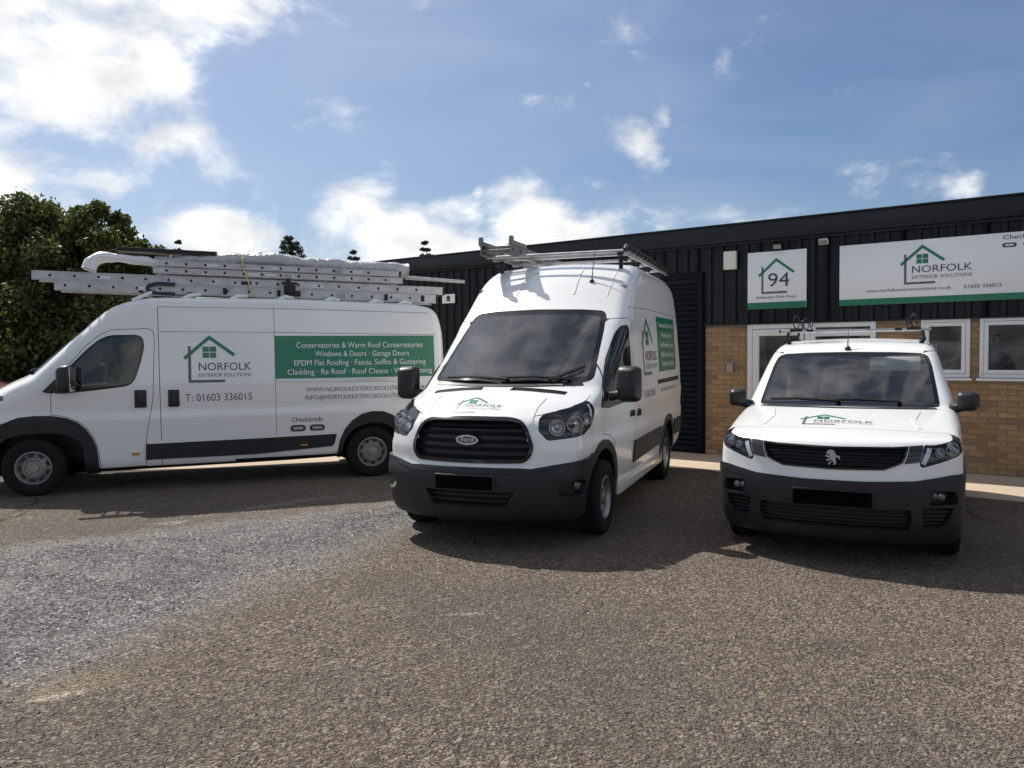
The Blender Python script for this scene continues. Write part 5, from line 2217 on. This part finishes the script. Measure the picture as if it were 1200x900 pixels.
    tube(bm, [(-1.52, .83, 2.79), (-1.58, .83, 2.835), (-4.25, .83, 2.80), (-4.31, .83, 2.76)], .030, 10)
    for k in range(12):
        lathe(bm, [(0, -.012), (.038, -.012), (.038, .012), (0, .012)], 14, 'x', c=(-1.66 - k * .225, .83, 2.834 - k * .0029))
    child('side_rail', bm, M['black'], e, 40)
    bm = bmesh.new()
    box(bm, (-2.90, .815, 2.772), (2.70, .026, .06), bev=.006)
    child('side_rail_plate', bm, M['alu'], e)
    for xx in (-1.60, -2.35, -3.15, -3.95):
        bm = bmesh.new(); tube(bm, [(xx, .72, 2.755), (xx, .82, 2.78)], .02, 8)
        child('rail_bracket', bm, M['black'], e, 40)
    # aerial
    p, n = b.hit(-1.40, .48, 'z')
    bm = bmesh.new()
    lathe(bm, [(.028, -.01), (.026, .012), (.012, .03), (0, .034)], 14, 'z', c=tuple(p))
    tube(bm, [p + Vector((0, 0, .02)), p + Vector((-.05, 0, .15)), p + Vector((-.15, .01, .44))], [.007, .005, .002], 6)
    child('aerial', bm, M['black'], root, 50)
    finish_body(b, root)
    return root, b


# ------------------------------------------------------------------ the small van at the right
def build_small_van():
    x, y, a = SMALL_POSE
    root = empty('small_van', (x, y, 0), a)
    tag(root, 'small white van seen head on, with a slim roof bar and dark grey bumper', 'van', 'white work vans parked on the yard')
    b = Body(small_shell, -.1)
    for side in (1, -1):
        for (inner, outer) in (
                (clamp_z(arc(0, .33, .40, .40, -28, 208, 16), .1), clamp_z(arc(0, .33, .47, .465, -30, 210, 18), .1)),
                (clamp_z(arc(-2.785, .33, .40, .40, -28, 208, 16), .1), clamp_z(arc(-2.785, .33, .46, .455, -30, 210, 18), .1))):
            b.cut(inner, 'y', side)
            fs = b.cut(outer, 'y', side)
            trim = [f for f in fs if f.is_valid and not in_poly(b.to2(f.calc_center_median(), 'y'), inner)]
            child('arch_trim', b.take(trim, off=.012, thick=.03), M['plastic'], root)
            child('wheel_arch_liner', b.recess(b.collect(inner, 'y', side), (0, -.38 * side, 0), 1.0), M['black'], root)
    ws = [(-.775, 1.165), (-.755, 1.30), (-.715, 1.53), (-.69, 1.60), (-.66, 1.628), (-.40, 1.642), (0, 1.648), (.40, 1.642), (.66, 1.628), (.69, 1.60), (.715, 1.53), (.755, 1.30), (.775, 1.165), (.72, 1.158), (.3, 1.17), (0, 1.172), (-.3, 1.17), (-.72, 1.158)]
    child('windscreen', window(b, soft(ws, .05), 'x', 1, .035), [M['glass'], M['frit']], root, 60)
    win = [(-.86, 1.14), (-1.0, 1.34), (-1.16, 1.50), (-1.34, 1.585), (-1.72, 1.615), (-1.77, 1.58), (-1.78, 1.20), (-1.74, 1.13), (-1.2, 1.115)]
    win = soft(win, .05)
    panes = {s: window(b, win, 'y', s, .025) for s in (1, -1)}
    lining(b, root, -1.9, .9, -.42)
    door = [(-.46, 1.06), (-.46, 1.14), (-.80, 1.42), (-1.06, 1.585), (-1.26, 1.655), (-1.76, 1.67), (-1.82, 1.62), (-1.83, .9), (-1.80, .32), (-.50, .30), (-.47, .52)]
    for s in (1, -1):
        gap(b, door, 'y', s, .006, closed=True)
        d = child('front_door', b.take(b.collect(inset(door, .003), 'y', s)), BODY_MATS, root, 40)
        child('side_window', panes[s], [M['sideglass'], M['frit']], d, 60)
        handle(b, d, -1.60, -1.75, .98, 1.03, s)
        mirror(root, (-.60, .985 * s, 1.215), (.15, .185, .185), (-.62, .86 * s, 1.14), (-.60, .95 * s, 1.17), -10)
        gap(b, [(-1.9, 1.62), (-1.9, .34)], 'y', s, .006)
        child('side_moulding', slab(b, [(-.50, .50), (-1.8, .50), (-1.8, .36), (-.50, .36)], 'y', s, .012, .02), M['plastic'], root)
        gap(b, [(-1.45, .70 * s), (-2.0, .72 * s), (-3.2, .70 * s)], 'z', 1, .010)
    # bonnet shut line sweeping between the lamps
    gap(b, [(.37, -.82), (.42, -.70), (.452, -.5), (.475, -.25), (.485, 0), (.475, .25), (.452, .5), (.42, .70), (.37, .82)], 'z', 1, .006)
    # grille with black wings reaching the lamps
    gr = dense([(-.555, .946), (-.45, .940), (0, .932), (.45, .940), (.555, .946), (.50, .825), (.45, .80), (.37, .768), (0, .758), (-.37, .768), (-.45, .80), (-.50, .825)], .10)
    gi = inset(gr, .014)
    b.cut(gr, 'c'); b.cut(gi, 'c')
    fs = b.collect(gr, 'c')
    fr = [f for f in fs if not in_poly(b.to2(f.calc_center_median(), 'c'), gi)]
    child('grille_frame', b.take(fr, off=.006, thick=.02), M['gloss'], root)
    child('grille', b.recess(b.collect(gi, 'c'), (-.05, 0, 0), 1.0), M['black'], root)
    for z, hw_ in ((.79, .41), (.82, .485), (.85, .50), (.88, .515), (.91, .53)):
        P, Q = surf_line(b, [(-hw_, z), (hw_, z)], 'c', 1, 24, -.022)
        bm = bmesh.new(); sweep(bm, P, Q, .014, .016)
        child('grille_slat', bm, M['matt'], root)
    for s in (1, -1):
        wg = [(.562, .947), (.66, .954), (.606, .83), (.508, .818)]
        wg = wg if s > 0 else sym(wg)
        child('lamp_wing', slab(b, wg, 'c', 1, .004, .02), M['bezel'], root)
        for k in range(3):
            P, Q = surf_line(b, [((.525 + .018 * k) * s, .845 + .03 * k), ((.61 + .017 * k) * s, .852 + .032 * k)], 'c', 1, 4, .003)
            bm = bmesh.new(); sweep(bm, P, Q, .008, .005); child('wing_rib', bm, M['black'], root)
        P, Q = surf_line(b, [(.36, .60 * s), (.05, .56 * s), (-.28, .60 * s)], 'z', 1, 12, -.004)
        bm = bmesh.new(); sweep(bm, P, Q, .035, .009); child('bonnet_crease', bm, M['paint'], root, 60)
    # lion emblem: rearing outline
    lion = [(-.36, -.50), (-.20, -.50), (-.14, -.36), (.00, -.26), (.08, -.38), (.02, -.50), (.20, -.50), (.26, -.34), (.20, -.14), (.22, .02), (.40, -.02), (.44, -.14), (.52, -.10), (.50, .08), (.34, .16), (.22, .14),
            (.20, .30), (.08, .46), (-.14, .50), (-.34, .44), (-.46, .30), (-.44, .22), (-.28, .22), (-.20, .14), (-.36, .12), (-.52, .16), (-.54, .06), (-.36, .00), (-.20, -.02), (-.30, -.12), (-.46, -.14), (-.46, -.24), (-.26, -.24), (-.10, -.14), (-.04, -.22), (-.24, -.34)]
    p, n = b.hit(.005, .85, 'c')
    bm = bmesh.new()
    prism(bm, lion, lambda u, v: Vector((p.x - .012, .006 + u * .105, .852 + v * .115)), lambda u, v: Vector((p.x + .012, .006 + u * .10, .852 + v * .11)))
    child('badge', bm, M['satin'], root, 30)
    hl = dense(soft([(.668, .955), (.74, .95), (.88, .975), (1.035, 1.015), (1.04, .985), (.96, .915), (.87, .868), (.74, .825), (.625, .792), (.612, .825)], .025), .10)
    for s in (1, -1):
        pl = hl if s > 0 else sym(hl)
        lamp_unit(b, root, pl, 'c', 1, (-.06, -.03 * s, 0), .93, [(.86 * s, .922, .046), (.765 * s, .90, .032)],
                  drl=([(.638 * s, .815), (.665 * s, .87), (.70 * s, .935)], .034), dark=True)
    bt = [(-1.22, .745), (-1.0, .742), (-.84, .735), (-.70, .712), (-.58, .692), (-.22, .678), (.22, .678), (.58, .692), (.70, .712), (.84, .735), (1.0, .742), (1.22, .745), (1.24, .17), (-1.24, .17)]
    lg = dense([(-.525, .475), (.535, .475), (.555, .40), (.545, .318), (-.535, .318), (-.545, .40)], .10)
    fg = [(.665, .625), (.83, .615), (.855, .57), (.85, .515), (.665, .51)]
    sl = [(.615, .495), (.83, .49), (.81, .40), (.77, .345), (.64, .345)]
    child('lower_grille', b.recess(b.cut(lg, 'c'), (-.05, 0, 0), 1.0), M['black'], root)
    for z in (.345, .375, .405, .435):
        P, Q = surf_line(b, [(-.535, z), (.535, z)], 'c', 1, 20, -.02)
        bm = bmesh.new(); sweep(bm, P, Q, .010, .014); child('lower_grille_bar', bm, M['plastic'], root)
    for s in (1, -1):
        pl = dense(fg if s > 0 else sym(fg), .08)
        fo = child('fog_lamp_recess', b.recess(b.cut(pl, 'c'), (-.05, -.03 * s, 0), .9), M['black'], root)
        p, n = b.hit(.755 * s, .565, 'c')
        for dy in (-.026, .026):
            bm = bmesh.new(); lathe(bm, [(0, .02), (.026, .014), (.032, 0), (.032, -.05)], 18, 'x', c=tuple(p + Vector((-.052, dy - .03 * s, 0))))
            child('fog_lamp', bm, M['fog'], fo, 40)
        pl = dense(sl if s > 0 else sym(sl), .08)
        so_ = child('side_intake', b.recess(b.cut(pl, 'c'), (-.04, -.03 * s, 0), .95), M['black'], root)
        for k, z in enumerate((.37, .40, .43, .46)):
            P, Q = surf_line(b, [(.64 * s, z), ((.77 + k * .012) * s, z)], 'c', 1, 8, -.016)
            bm = bmesh.new(); sweep(bm, P, Q, .012, .016); child('intake_blade', bm, M['plastic'], so_)
        P, Q = surf_line(b, [(.60 * s, .318), (.72 * s, .325), (.82 * s, .36)], 'c', 1, 8, .008)
        bm = bmesh.new(); sweep(bm, P, Q, .022, .012); child('bumper_lip', bm, M['plastic'], root)
        P, Q = surf_line(b, [(.62 * s, .66), (.80 * s, .685), (.93 * s, .69)], 'c', 1, 8, .006)
        bm = bmesh.new(); sweep(bm, P, Q, .030, .014); child('bumper_brow', bm, M['plastic'], root)
    child('bumper', b.take(b.cut(dense(bt, .10), 'c'), off=.018, thick=.04), M['plastic'], root)
    plate(b, root, -.285, .29, .485, .60, 'c', .008, 'plastic')
    bm = bmesh.new()
    P, Q = surf_line(b, [(-.74, 1.150), (-.3, 1.156), (.3, 1.156), (.74, 1.150)], 'x', 1, 10, -.002)
    sweep(bm, P, Q, .03, .008); child('scuttle', bm, M['black'], root)
    wiper(b, root, [(.45, 1.185), (.1, 1.20), (-.15, 1.195)])
    wiper(b, root, [(-.05, 1.185), (-.4, 1.20), (-.66, 1.19)])
    house_logo(b, root, lambda u, v: (.372 - v, -.292 + u), .335, 'z', 1, tx=.98, tw=1.36, t0=.26)
    bm = bmesh.new()
    box(bm, (-.60, 0, .76), (1.1, 1.04, .06)); box(bm, (-1.30, 0, .52), (1.2, 1.56, .05)); box(bm, (-1.95, 0, 1.12), (.03, 1.56, 1.2))
    child('bulkhead', bm, M['cabin'], root)
    bm = bmesh.new(); box(bm, (-.62, 0, .98), (.50, 1.54, .34), bev=.10, seg=3); box(bm, (-.66, -.40, 1.145), (.22, .36, .07), bev=.03, seg=3)
    child('dashboard', bm, M['cabin'], root, 60)
    for yy in (.42, -.42): seat(root, -1.30, yy, .80, .48, tall=.56)
    steering(root, (-.95, -.40, 1.10), 62, .175)
    bm = bmesh.new(); box(bm, (-1.08, .40, 1.535), (.02, .44, .15), rot=Matrix.Rotation(R(-24), 3, 'Y'), bev=.008)
    child('sun_visor', bm, M['lining'], root, 40)
    bm = bmesh.new(); box(bm, (-1.05, 0, 1.55), (.035, .23, .065), bev=.016, seg=3)
    child('cab_mirror', bm, M['black'], root, 40)
    w1 = make_wheel(root, 'dark', .325, 0, 1, .80, .20)
    copy_wheel(w1, root, 0, -1, .80); copy_wheel(w1, root, -2.785, 1, .80); copy_wheel(w1, root, -2.785, -1, .80)
    # roof bars with ladder clamps
    for xx, zt in ((-1.55, 1.875), (-2.45, 1.885)):
        bm = bmesh.new(); box(bm, (xx, 0, zt), (.035, 1.44, .024), bev=.005)
        o = child('roof_bar', bm, M['alu'], root)
        for s in (1, -1):
            bm = bmesh.new()
            box(bm, (xx, .725 * s, zt), (.04, .02, .03), bev=.004)
            p, n = b.hit(xx, .60 * s, 'z')
            tube(bm, [(xx, .635 * s, zt), (xx, .655 * s, p.z + .03), (xx, .62 * s, p.z - .006)], [.014, .018, .026], 8)
            box(bm, (xx, .56 * s, zt + .010), (.05, .13, .032), bev=.008)
            box(bm, (xx, .42 * s, zt + .004), (.045, .07, .028), bev=.006)
            child('bar_foot', bm, M['black'], o, 40)
            bm = bmesh.new()
            c0 = Vector((xx, .56 * s, zt + .03))
            tube(bm, [c0 + Vector((0, .03 * math.cos(t), .065 + .065 * math.sin(t))) for t in np.linspace(-1.57, 4.71, 14)], .006, 6, cap=False)
            tube(bm, [c0 + Vector((0, -.06 * s, 0)), c0 + Vector((0, -.075 * s, .09)), c0 + Vector((0, -.045 * s, .07)), c0 + Vector((0, -.05 * s, .02))], .006, 6)
            child('ladder_clamp', bm, M['black'], o, 40)
    p, n = b.hit(-1.22, -.03, 'z')
    bm = bmesh.new()
    lathe(bm, [(.032, -.01), (.028, .012), (.012, .035), (0, .04)], 14, 'z', c=tuple(p))
    tube(bm, [p + Vector((0, 0, .02)), p + Vector((-.03, 0, .10)), p + Vector((-.08, 0, .20))], [.007, .005, .002], 6)
    child('aerial', bm, M['black'], root, 50)
    finish_body(b, root)
    return root, b


LONG, LB = build_long_van()
TALL, TB = build_tall_van()
SMALL, SB = build_small_van()

# ================================================================== LOADS ON THE ROOFS
def on_van(pose, p, pitch=0.0, name='thing', label=None, cat=None, group=None):
    """an Empty at a point given in a van's own coordinates (x forward, y left), tilted along the van"""
    x, y, a = pose
    c, s = math.cos(a), math.sin(a)
    e = empty(name, (x + c * p[0] - s * p[1], y + s * p[0] + c * p[1], p[2]))
    e.rotation_mode = 'XYZ'
    e.rotation_euler = (0, pitch, a)
    if label: tag(e, label, cat, group)
    return e


M['rubber'] = mat('black_rubber', (.012, .012, .012), .7)
M['navy'] = mat('navy_plastic', (.010, .014, .035), .4)


def make_ladder(e, length, width, h, t=.028, pitch=.28, phase=.14, m_=None, caps=(1,)):
    """aluminium ladder lying flat, running back along -X from its tip at the origin; stiles at y = 0 and -width"""
    m_ = m_ or M['alu']
    for yy, s in ((0, 1), (-width, -1)):
        bm = bmesh.new()
        # channel section: web outside, lips top and bottom
        box(bm, (-length / 2, yy - s * .003, h / 2), (length, .006, h))
        box(bm, (-length / 2, yy - s * (t / 2 + .0005), .004), (length, t, .008))
        box(bm, (-length / 2, yy - s * (t / 2 + .0005), h - .004), (length, t, .008))
        box(bm, (-length / 2, yy + s * .004, h * .12), (length, .008, h * .10))
        box(bm, (-length / 2, yy + s * .004, h * .88), (length, .008, h * .10))
        o = obj('stile', bm, m_, e)
        if caps:
            for xx in [(-.012, -length + .012)[q] for q in caps]:
                bm = bmesh.new(); box(bm, (xx, yy - s * .008, h / 2), (.03, .036, h + .008), bev=.006)
                obj('end_cap', bm, M['rubber'], o, 40)
    n = int((length - phase) / pitch)
    me = None
    for k in range(n):
        if me is None:
            bm = bmesh.new()
            lathe(bm, [(.0, .009), (.013, .009), (.017, .0065), (.017, -width - .0065), (.013, -width - .009), (0, -width - .009)], 10, 'y', mis=[1, 1, 0, 1, 1])
            bmesh.ops.recalc_face_normals(bm, faces=bm.faces)
            o = obj('rung', bm, [m_, M['rubber']], e, 40)
            me = o.data
        else:
            o = link('rung', me, e)
        o.location = (-phase - k * pitch, 0, h * .52)


def build_loads():
    sl = R(-1.35)                                # the long van sits a little low at the back
    L = [((-.22, .67, 2.492), 4.84, .42, .122, .0, 'long aluminium ladder at the bottom of the pile on the long van roof', .12),
         ((.03, .63, 2.624), 5.20, .40, .112, -.0, 'longest aluminium ladder, jutting out furthest past the long van windscreen', .20),
         ((-1.34, .655, 2.726), 3.25, .40, .080, .0, 'shorter aluminium ladder third up in the pile on the long van', .16),
         ((-1.40, .635, 2.820), 3.14, .40, .078, .0, 'topmost aluminium ladder, directly under the plastic wrapped bundles', .10)]
    for (p, ln, w, h, ph, lab, phase) in L:
        e = on_van(LONG_POSE, p, sl, 'ladder', lab, 'ladder', 'aluminium ladders stacked on the long van')
        make_ladder(e, ln, w, h, phase=phase, pitch=.27 if ln > 4 else .235)
        g_ = random.Random(len(lab))
        for k in range(3 if ln > 4 else 5):            # rating stickers on the near stile
            xx = -ln * (.12 + .8 * g_.random())
            bm = bmesh.new(); box(bm, (xx, .0045, h * .5), (.10 + .08 * g_.random(), .003, h * .42))
            obj('sticker', bm, M['navy'] if k == 0 and ln > 5 else M['satin'], e)
        if p[2] < 2.6:
            bm = bmesh.new()
            pts = [(-1.38, .022, .125), (-1.16, .024, .125), (-1.07, .024, .095), (-1.05, .024, .06), (-1.07, .024, .03), (-1.16, .024, .0), (-1.38, .024, 0)]
            P = [Vector(q) for q in pts]
            sweep(bm, P, [Vector((0, 1, 0))] * len(P), .046, .02)
            obj('guide_hook', bm, M['navy'], e, 40)
            for xx in (-1.98, -2.66, -4.1, -4.62):
                bm = bmesh.new(); box(bm, (xx, .012, .062), (.045, .02, .085), bev=.004)
                obj('locking_bracket', bm, M['rubber'], e, 40)
    # black box clamp gripping the stack
    e = on_van(LONG_POSE, (-3.02, .70, 2.46), sl, 'ladder_clamp', 'black box clamp holding the ladder pile on the long van', 'clamp')
    bm = bmesh.new()
    box(bm, (0, 0, .07), (.15, .05, .14), bev=.01); box(bm, (.0, 0, .165), (.20, .045, .03), bev=.008); box(bm, (.02, 0, .20), (.06, .04, .06), bev=.01); box(bm, (-.09, .005, .03), (.10, .05, .07), bev=.01)
    obj('clamp_body', bm, M['rubber'], e, 40)
    # black boards
    e = on_van(LONG_POSE, (-.90, .52, 3.012), sl, 'roof_board', 'black plastic roofline boards lying on top of the load above the cab', 'boards')
    for k in range(2):
        bm = bmesh.new(); box(bm, (-.60 - .01 * k, -.1 + .0 * k, .013 + .029 * k), (1.20, .26 - .03 * k, .026), bev=.004)
        obj('board', bm, M['gloss'] if k else M['black'], e, 40)
    # plastic film wraps
    film = bpy.data.materials.new('plastic_film')
    film.use_nodes = True
    b_ = film.node_tree.nodes['Principled BSDF']
    b_.inputs['Base Color'].default_value = (.60, .61, .63, 1)
    b_.inputs['Roughness'].default_value = .22
    b_.inputs['Transmission Weight'].default_value = .25
    b_.inputs['Coat Weight'].default_value = .4
    n_ = film.node_tree.nodes.new('ShaderNodeTexNoise')
    n_.inputs['Scale'].default_value = 16
    n_.inputs['Detail'].default_value = 4
    n_.inputs['Distortion'].default_value = 1.5
    tc = film.node_tree.nodes.new('ShaderNodeTexCoord')
    film.node_tree.links.new(tc.outputs['Object'], n_.inputs['Vector'])
    bp = film.node_tree.nodes.new('ShaderNodeBump')
    bp.inputs['Strength'].default_value = .8
    bp.inputs['Distance'].default_value = .03
    film.node_tree.links.new(n_.outputs['Fac'], bp.inputs['Height'])
    film.node_tree.links.new(bp.outputs[0], b_.inputs['Normal'])
    M['film'] = film
    white = mat('white_polythene', (.80, .80, .80), .30, coat=.3, bump=(22, .6, .02))

    def lumpy(pts, radii, amp, seed, sub=5, n=18):
        g = np.random.default_rng(seed)
        P, Rr = [], []
        for i in range(len(pts) - 1):
            for k in range(sub):
                t = k / sub
                P.append(Vector(pts[i]).lerp(Vector(pts[i + 1]), t)); Rr.append(radii[i] * (1 - t) + radii[i + 1] * t)
        P.append(Vector(pts[-1])); Rr.append(radii[-1])
        bm = bmesh.new()
        tube(bm, P, Rr, n)
        for v in bm.verts:
            f = amp * (math.sin(v.co.x * 9.1 + seed) * math.sin(v.co.z * 31 + v.co.y * 17) + .6 * math.sin(v.co.x * 23 + v.co.y * 29) + .5 * g.normal() * .6)
            v.co.z += f
            v.co.y += f * .8
        return bm
    e = on_van(LONG_POSE, (-1.0, .50, 2.86), sl, 'wrapped_bundle', 'white polythene wrapped bundle drooping at its front end above the cab', 'bundle')
    bm = lumpy([(.40, .10, -.115), (.375, .09, -.03), (.30, .07, .035), (.20, .05, .062), (.05, .03, .058), (-.25, 0, .04), (-.42, 0, .02)], [.085, .085, .075, .06, .055, .06, .045], .006, 2)
    obj('wrapping', bm, white, e, 180)
    e = on_van(LONG_POSE, (-1.5, .48, 2.915), sl, 'wrapped_roll', 'long clear plastic wrapped roll along the top of the ladder pile', 'bundle')
    bm = lumpy([(.15, 0, .0), (-.5, 0, .02), (-.9, 0, .055), (-1.3, 0, .075), (-1.65, 0, .05), (-2.1, 0, .04), (-2.7, 0, .03), (-3.18, 0, .03)], [.05, .07, .085, .09, .085, .08, .085, .085], .010, 5, 8)
    obj('wrapping', bm, M['film'], e, 180)
    bm = lumpy([(-.75, -.16, .04), (-1.1, -.14, .09), (-1.5, -.16, .07), (-1.9, -.16, .03)], [.05, .085, .085, .04], .014, 8, 8)
    obj('wrapping', bm, M['film'], e, 180)
    # thin pole sticking out behind
    e = on_van(LONG_POSE, (-4.15, .34, 2.765), sl * 2.2, 'pole', 'pale slender pole poking out rearwards from the ladder pile', 'pole')
    bm = bmesh.new(); tube(bm, [(0, 0, .03), (-1.40, 0, .03)], [.034, .024], 12)
    obj('shaft', bm, M['alu'], e, 50)
    bm = bmesh.new(); tube(bm, [(-.05, .01, .03), (-.18, .012, .03), (-.28, .01, .015)], [.045, .05, .04], 10)
    obj('green_grip', bm, M['green'], e, 50)
    # yellow ratchet strap
    e = on_van(LONG_POSE, (-2.44, .685, 2.45), 0, 'strap', 'thin yellow strap tied over the ladders and the wrapped roll', 'strap')
    bm = bmesh.new()
    P = [Vector(q) for q in ((-.12, .006, .02), (-.05, .006, .2), (.0, -.02, .36), (.015, -.08, .50), (.01, -.2, .565), (.0, -.33, .52), (0, -.44, .36), (0, -.46, .04))]
    sweep(bm, P, [Vector((0, 1, .1))] * 3 + [Vector((0, .7, .7)), Vector((0, 0, 1)), Vector((0, -.7, .7)), Vector((0, -1, 0)), Vector((0, -1, 0))], .018, .003)
    obj('webbing', bm, mat('yellow_web', (.55, .52, .16), .8), e)
    # old ladder on the tall van
    e = on_van(TALL_POSE, (-1.42, -.475, 2.792), R(.0), 'ladder', 'weathered grey ladder on the tall van rack, its tip pointing forward', 'ladder')
    make_ladder(e, 2.7, .375, .125, t=.045, pitch=.25, phase=.07, m_=M['aluold'])
    for yy in (0, -.375):
        bm = bmesh.new()
        box(bm, (-.02, yy, .165), (.065, .05, .11), bev=.02, seg=3); box(bm, (-.26, yy, .145), (.5, .035, .05), bev=.006)
        obj('stile_horn', bm, M['aluold'], e, 40)
    for xx, zz in ((-.10, .10), (-.10, .045)):
        bm = bmesh.new(); box(bm, (xx, -.1875, zz), (.05, .36, .03), bev=.006)
        obj('end_rung', bm, M['aluold'], e, 40)


build_loads()


# ================================================================== a red car mostly hidden behind the long van
def build_red_car():
    red = mat('dark_red_paint', (.13, .012, .014), .3, coat=.7)
    sh = Shell(side=[(.60, .22, .03), (.82, .25, .05), (.88, .55, .1), (.84, .82, .12), (.70, .98, .12), (.0, 1.13, .2), (-.28, 1.17, .05), (-1.0, 1.58, .25), (-1.6, 1.66, .4), (-2.7, 1.62, .3), (-3.15, 1.50, .2), (-3.45, 1.05, .2), (-3.5, .5, .08), (-3.4, .3, .05), (-3.0, .24, .05), (-.5, .2, .1)],
               widths=[(.15, .82), (.4, .88), (.8, .90), (1.05, .87), (1.6, .66), (1.8, .6)], taper=[(.06, -.6, .8)], bow=.28, bow_pow=2.5, bow_range=(-1.9, -.4), rear_bow=.15, crown=.03,
               fillet=lambda x, z: .10 + 0 * x, step=.09, za=.7, inset_x=.95)
    root = empty('parked_car', (-11.62, 17.6, 0), R(-6))
    tag(root, 'dark red car almost hidden behind the nose of the long van', 'car')
    b = Body(sh)
    ws = [(-.70, 1.20), (-.56, 1.53), (0, 1.56), (.56, 1.53), (.70, 1.20), (0, 1.21)]
    child('windscreen', window(b, ws, 'x', 1, .05), [M['glass'], M['frit']], root, 60)
    for s in (1, -1):
        child('side_window', window(b, [(-.55, 1.12), (-1.05, 1.47), (-1.6, 1.52), (-2.7, 1.48), (-3.05, 1.2), (-3.0, 1.12)], 'y', s, .04), [M['glass'], M['frit']], root, 60)
        for xx in (0, -2.6):
            ar = clamp_z(arc(xx, .32, .39, .39, -28, 208, 14), .1)
            child('wheel_arch_liner', b.recess(b.cut(ar, 'y', s), (0, -.38 * s, 0)), M['black'], root)
        hl = dense([(.62, .68), (.95, .74), (1.0, .88), (.75, .86)], .12)
        lamp_unit(b, root, hl if s > 0 else sym(hl), 'c', 1, (-.06, -.03 * s, 0), .9, [(.8 * s, .79, .05)])
        mirror(root, (-.45, .95 * s, 1.15), (.12, .16, .13), (-.5, .80 * s, 1.08), (-.46, .9 * s, 1.11), -10)
    child('grille', b.recess(b.cut(dense([(-.5, .5), (.5, .5), (.45, .35), (-.45, .35)], .12), 'c'), (-.04, 0, 0)), M['black'], root)
    w1 = make_wheel(root, 'plain', .32, 0, 1, .77, .19)
    copy_wheel(w1, root, 0, -1, .77); copy_wheel(w1, root, -2.6, 1, .77); copy_wheel(w1, root, -2.6, -1, .77)
    for f in b.bm.faces:
        if f.calc_center_median().z < .4 and f.normal.z < -.55: f.material_index = UNDER
    child('body', b.bm, [red, M['seam'], M['black']], root, 40)


build_red_car()
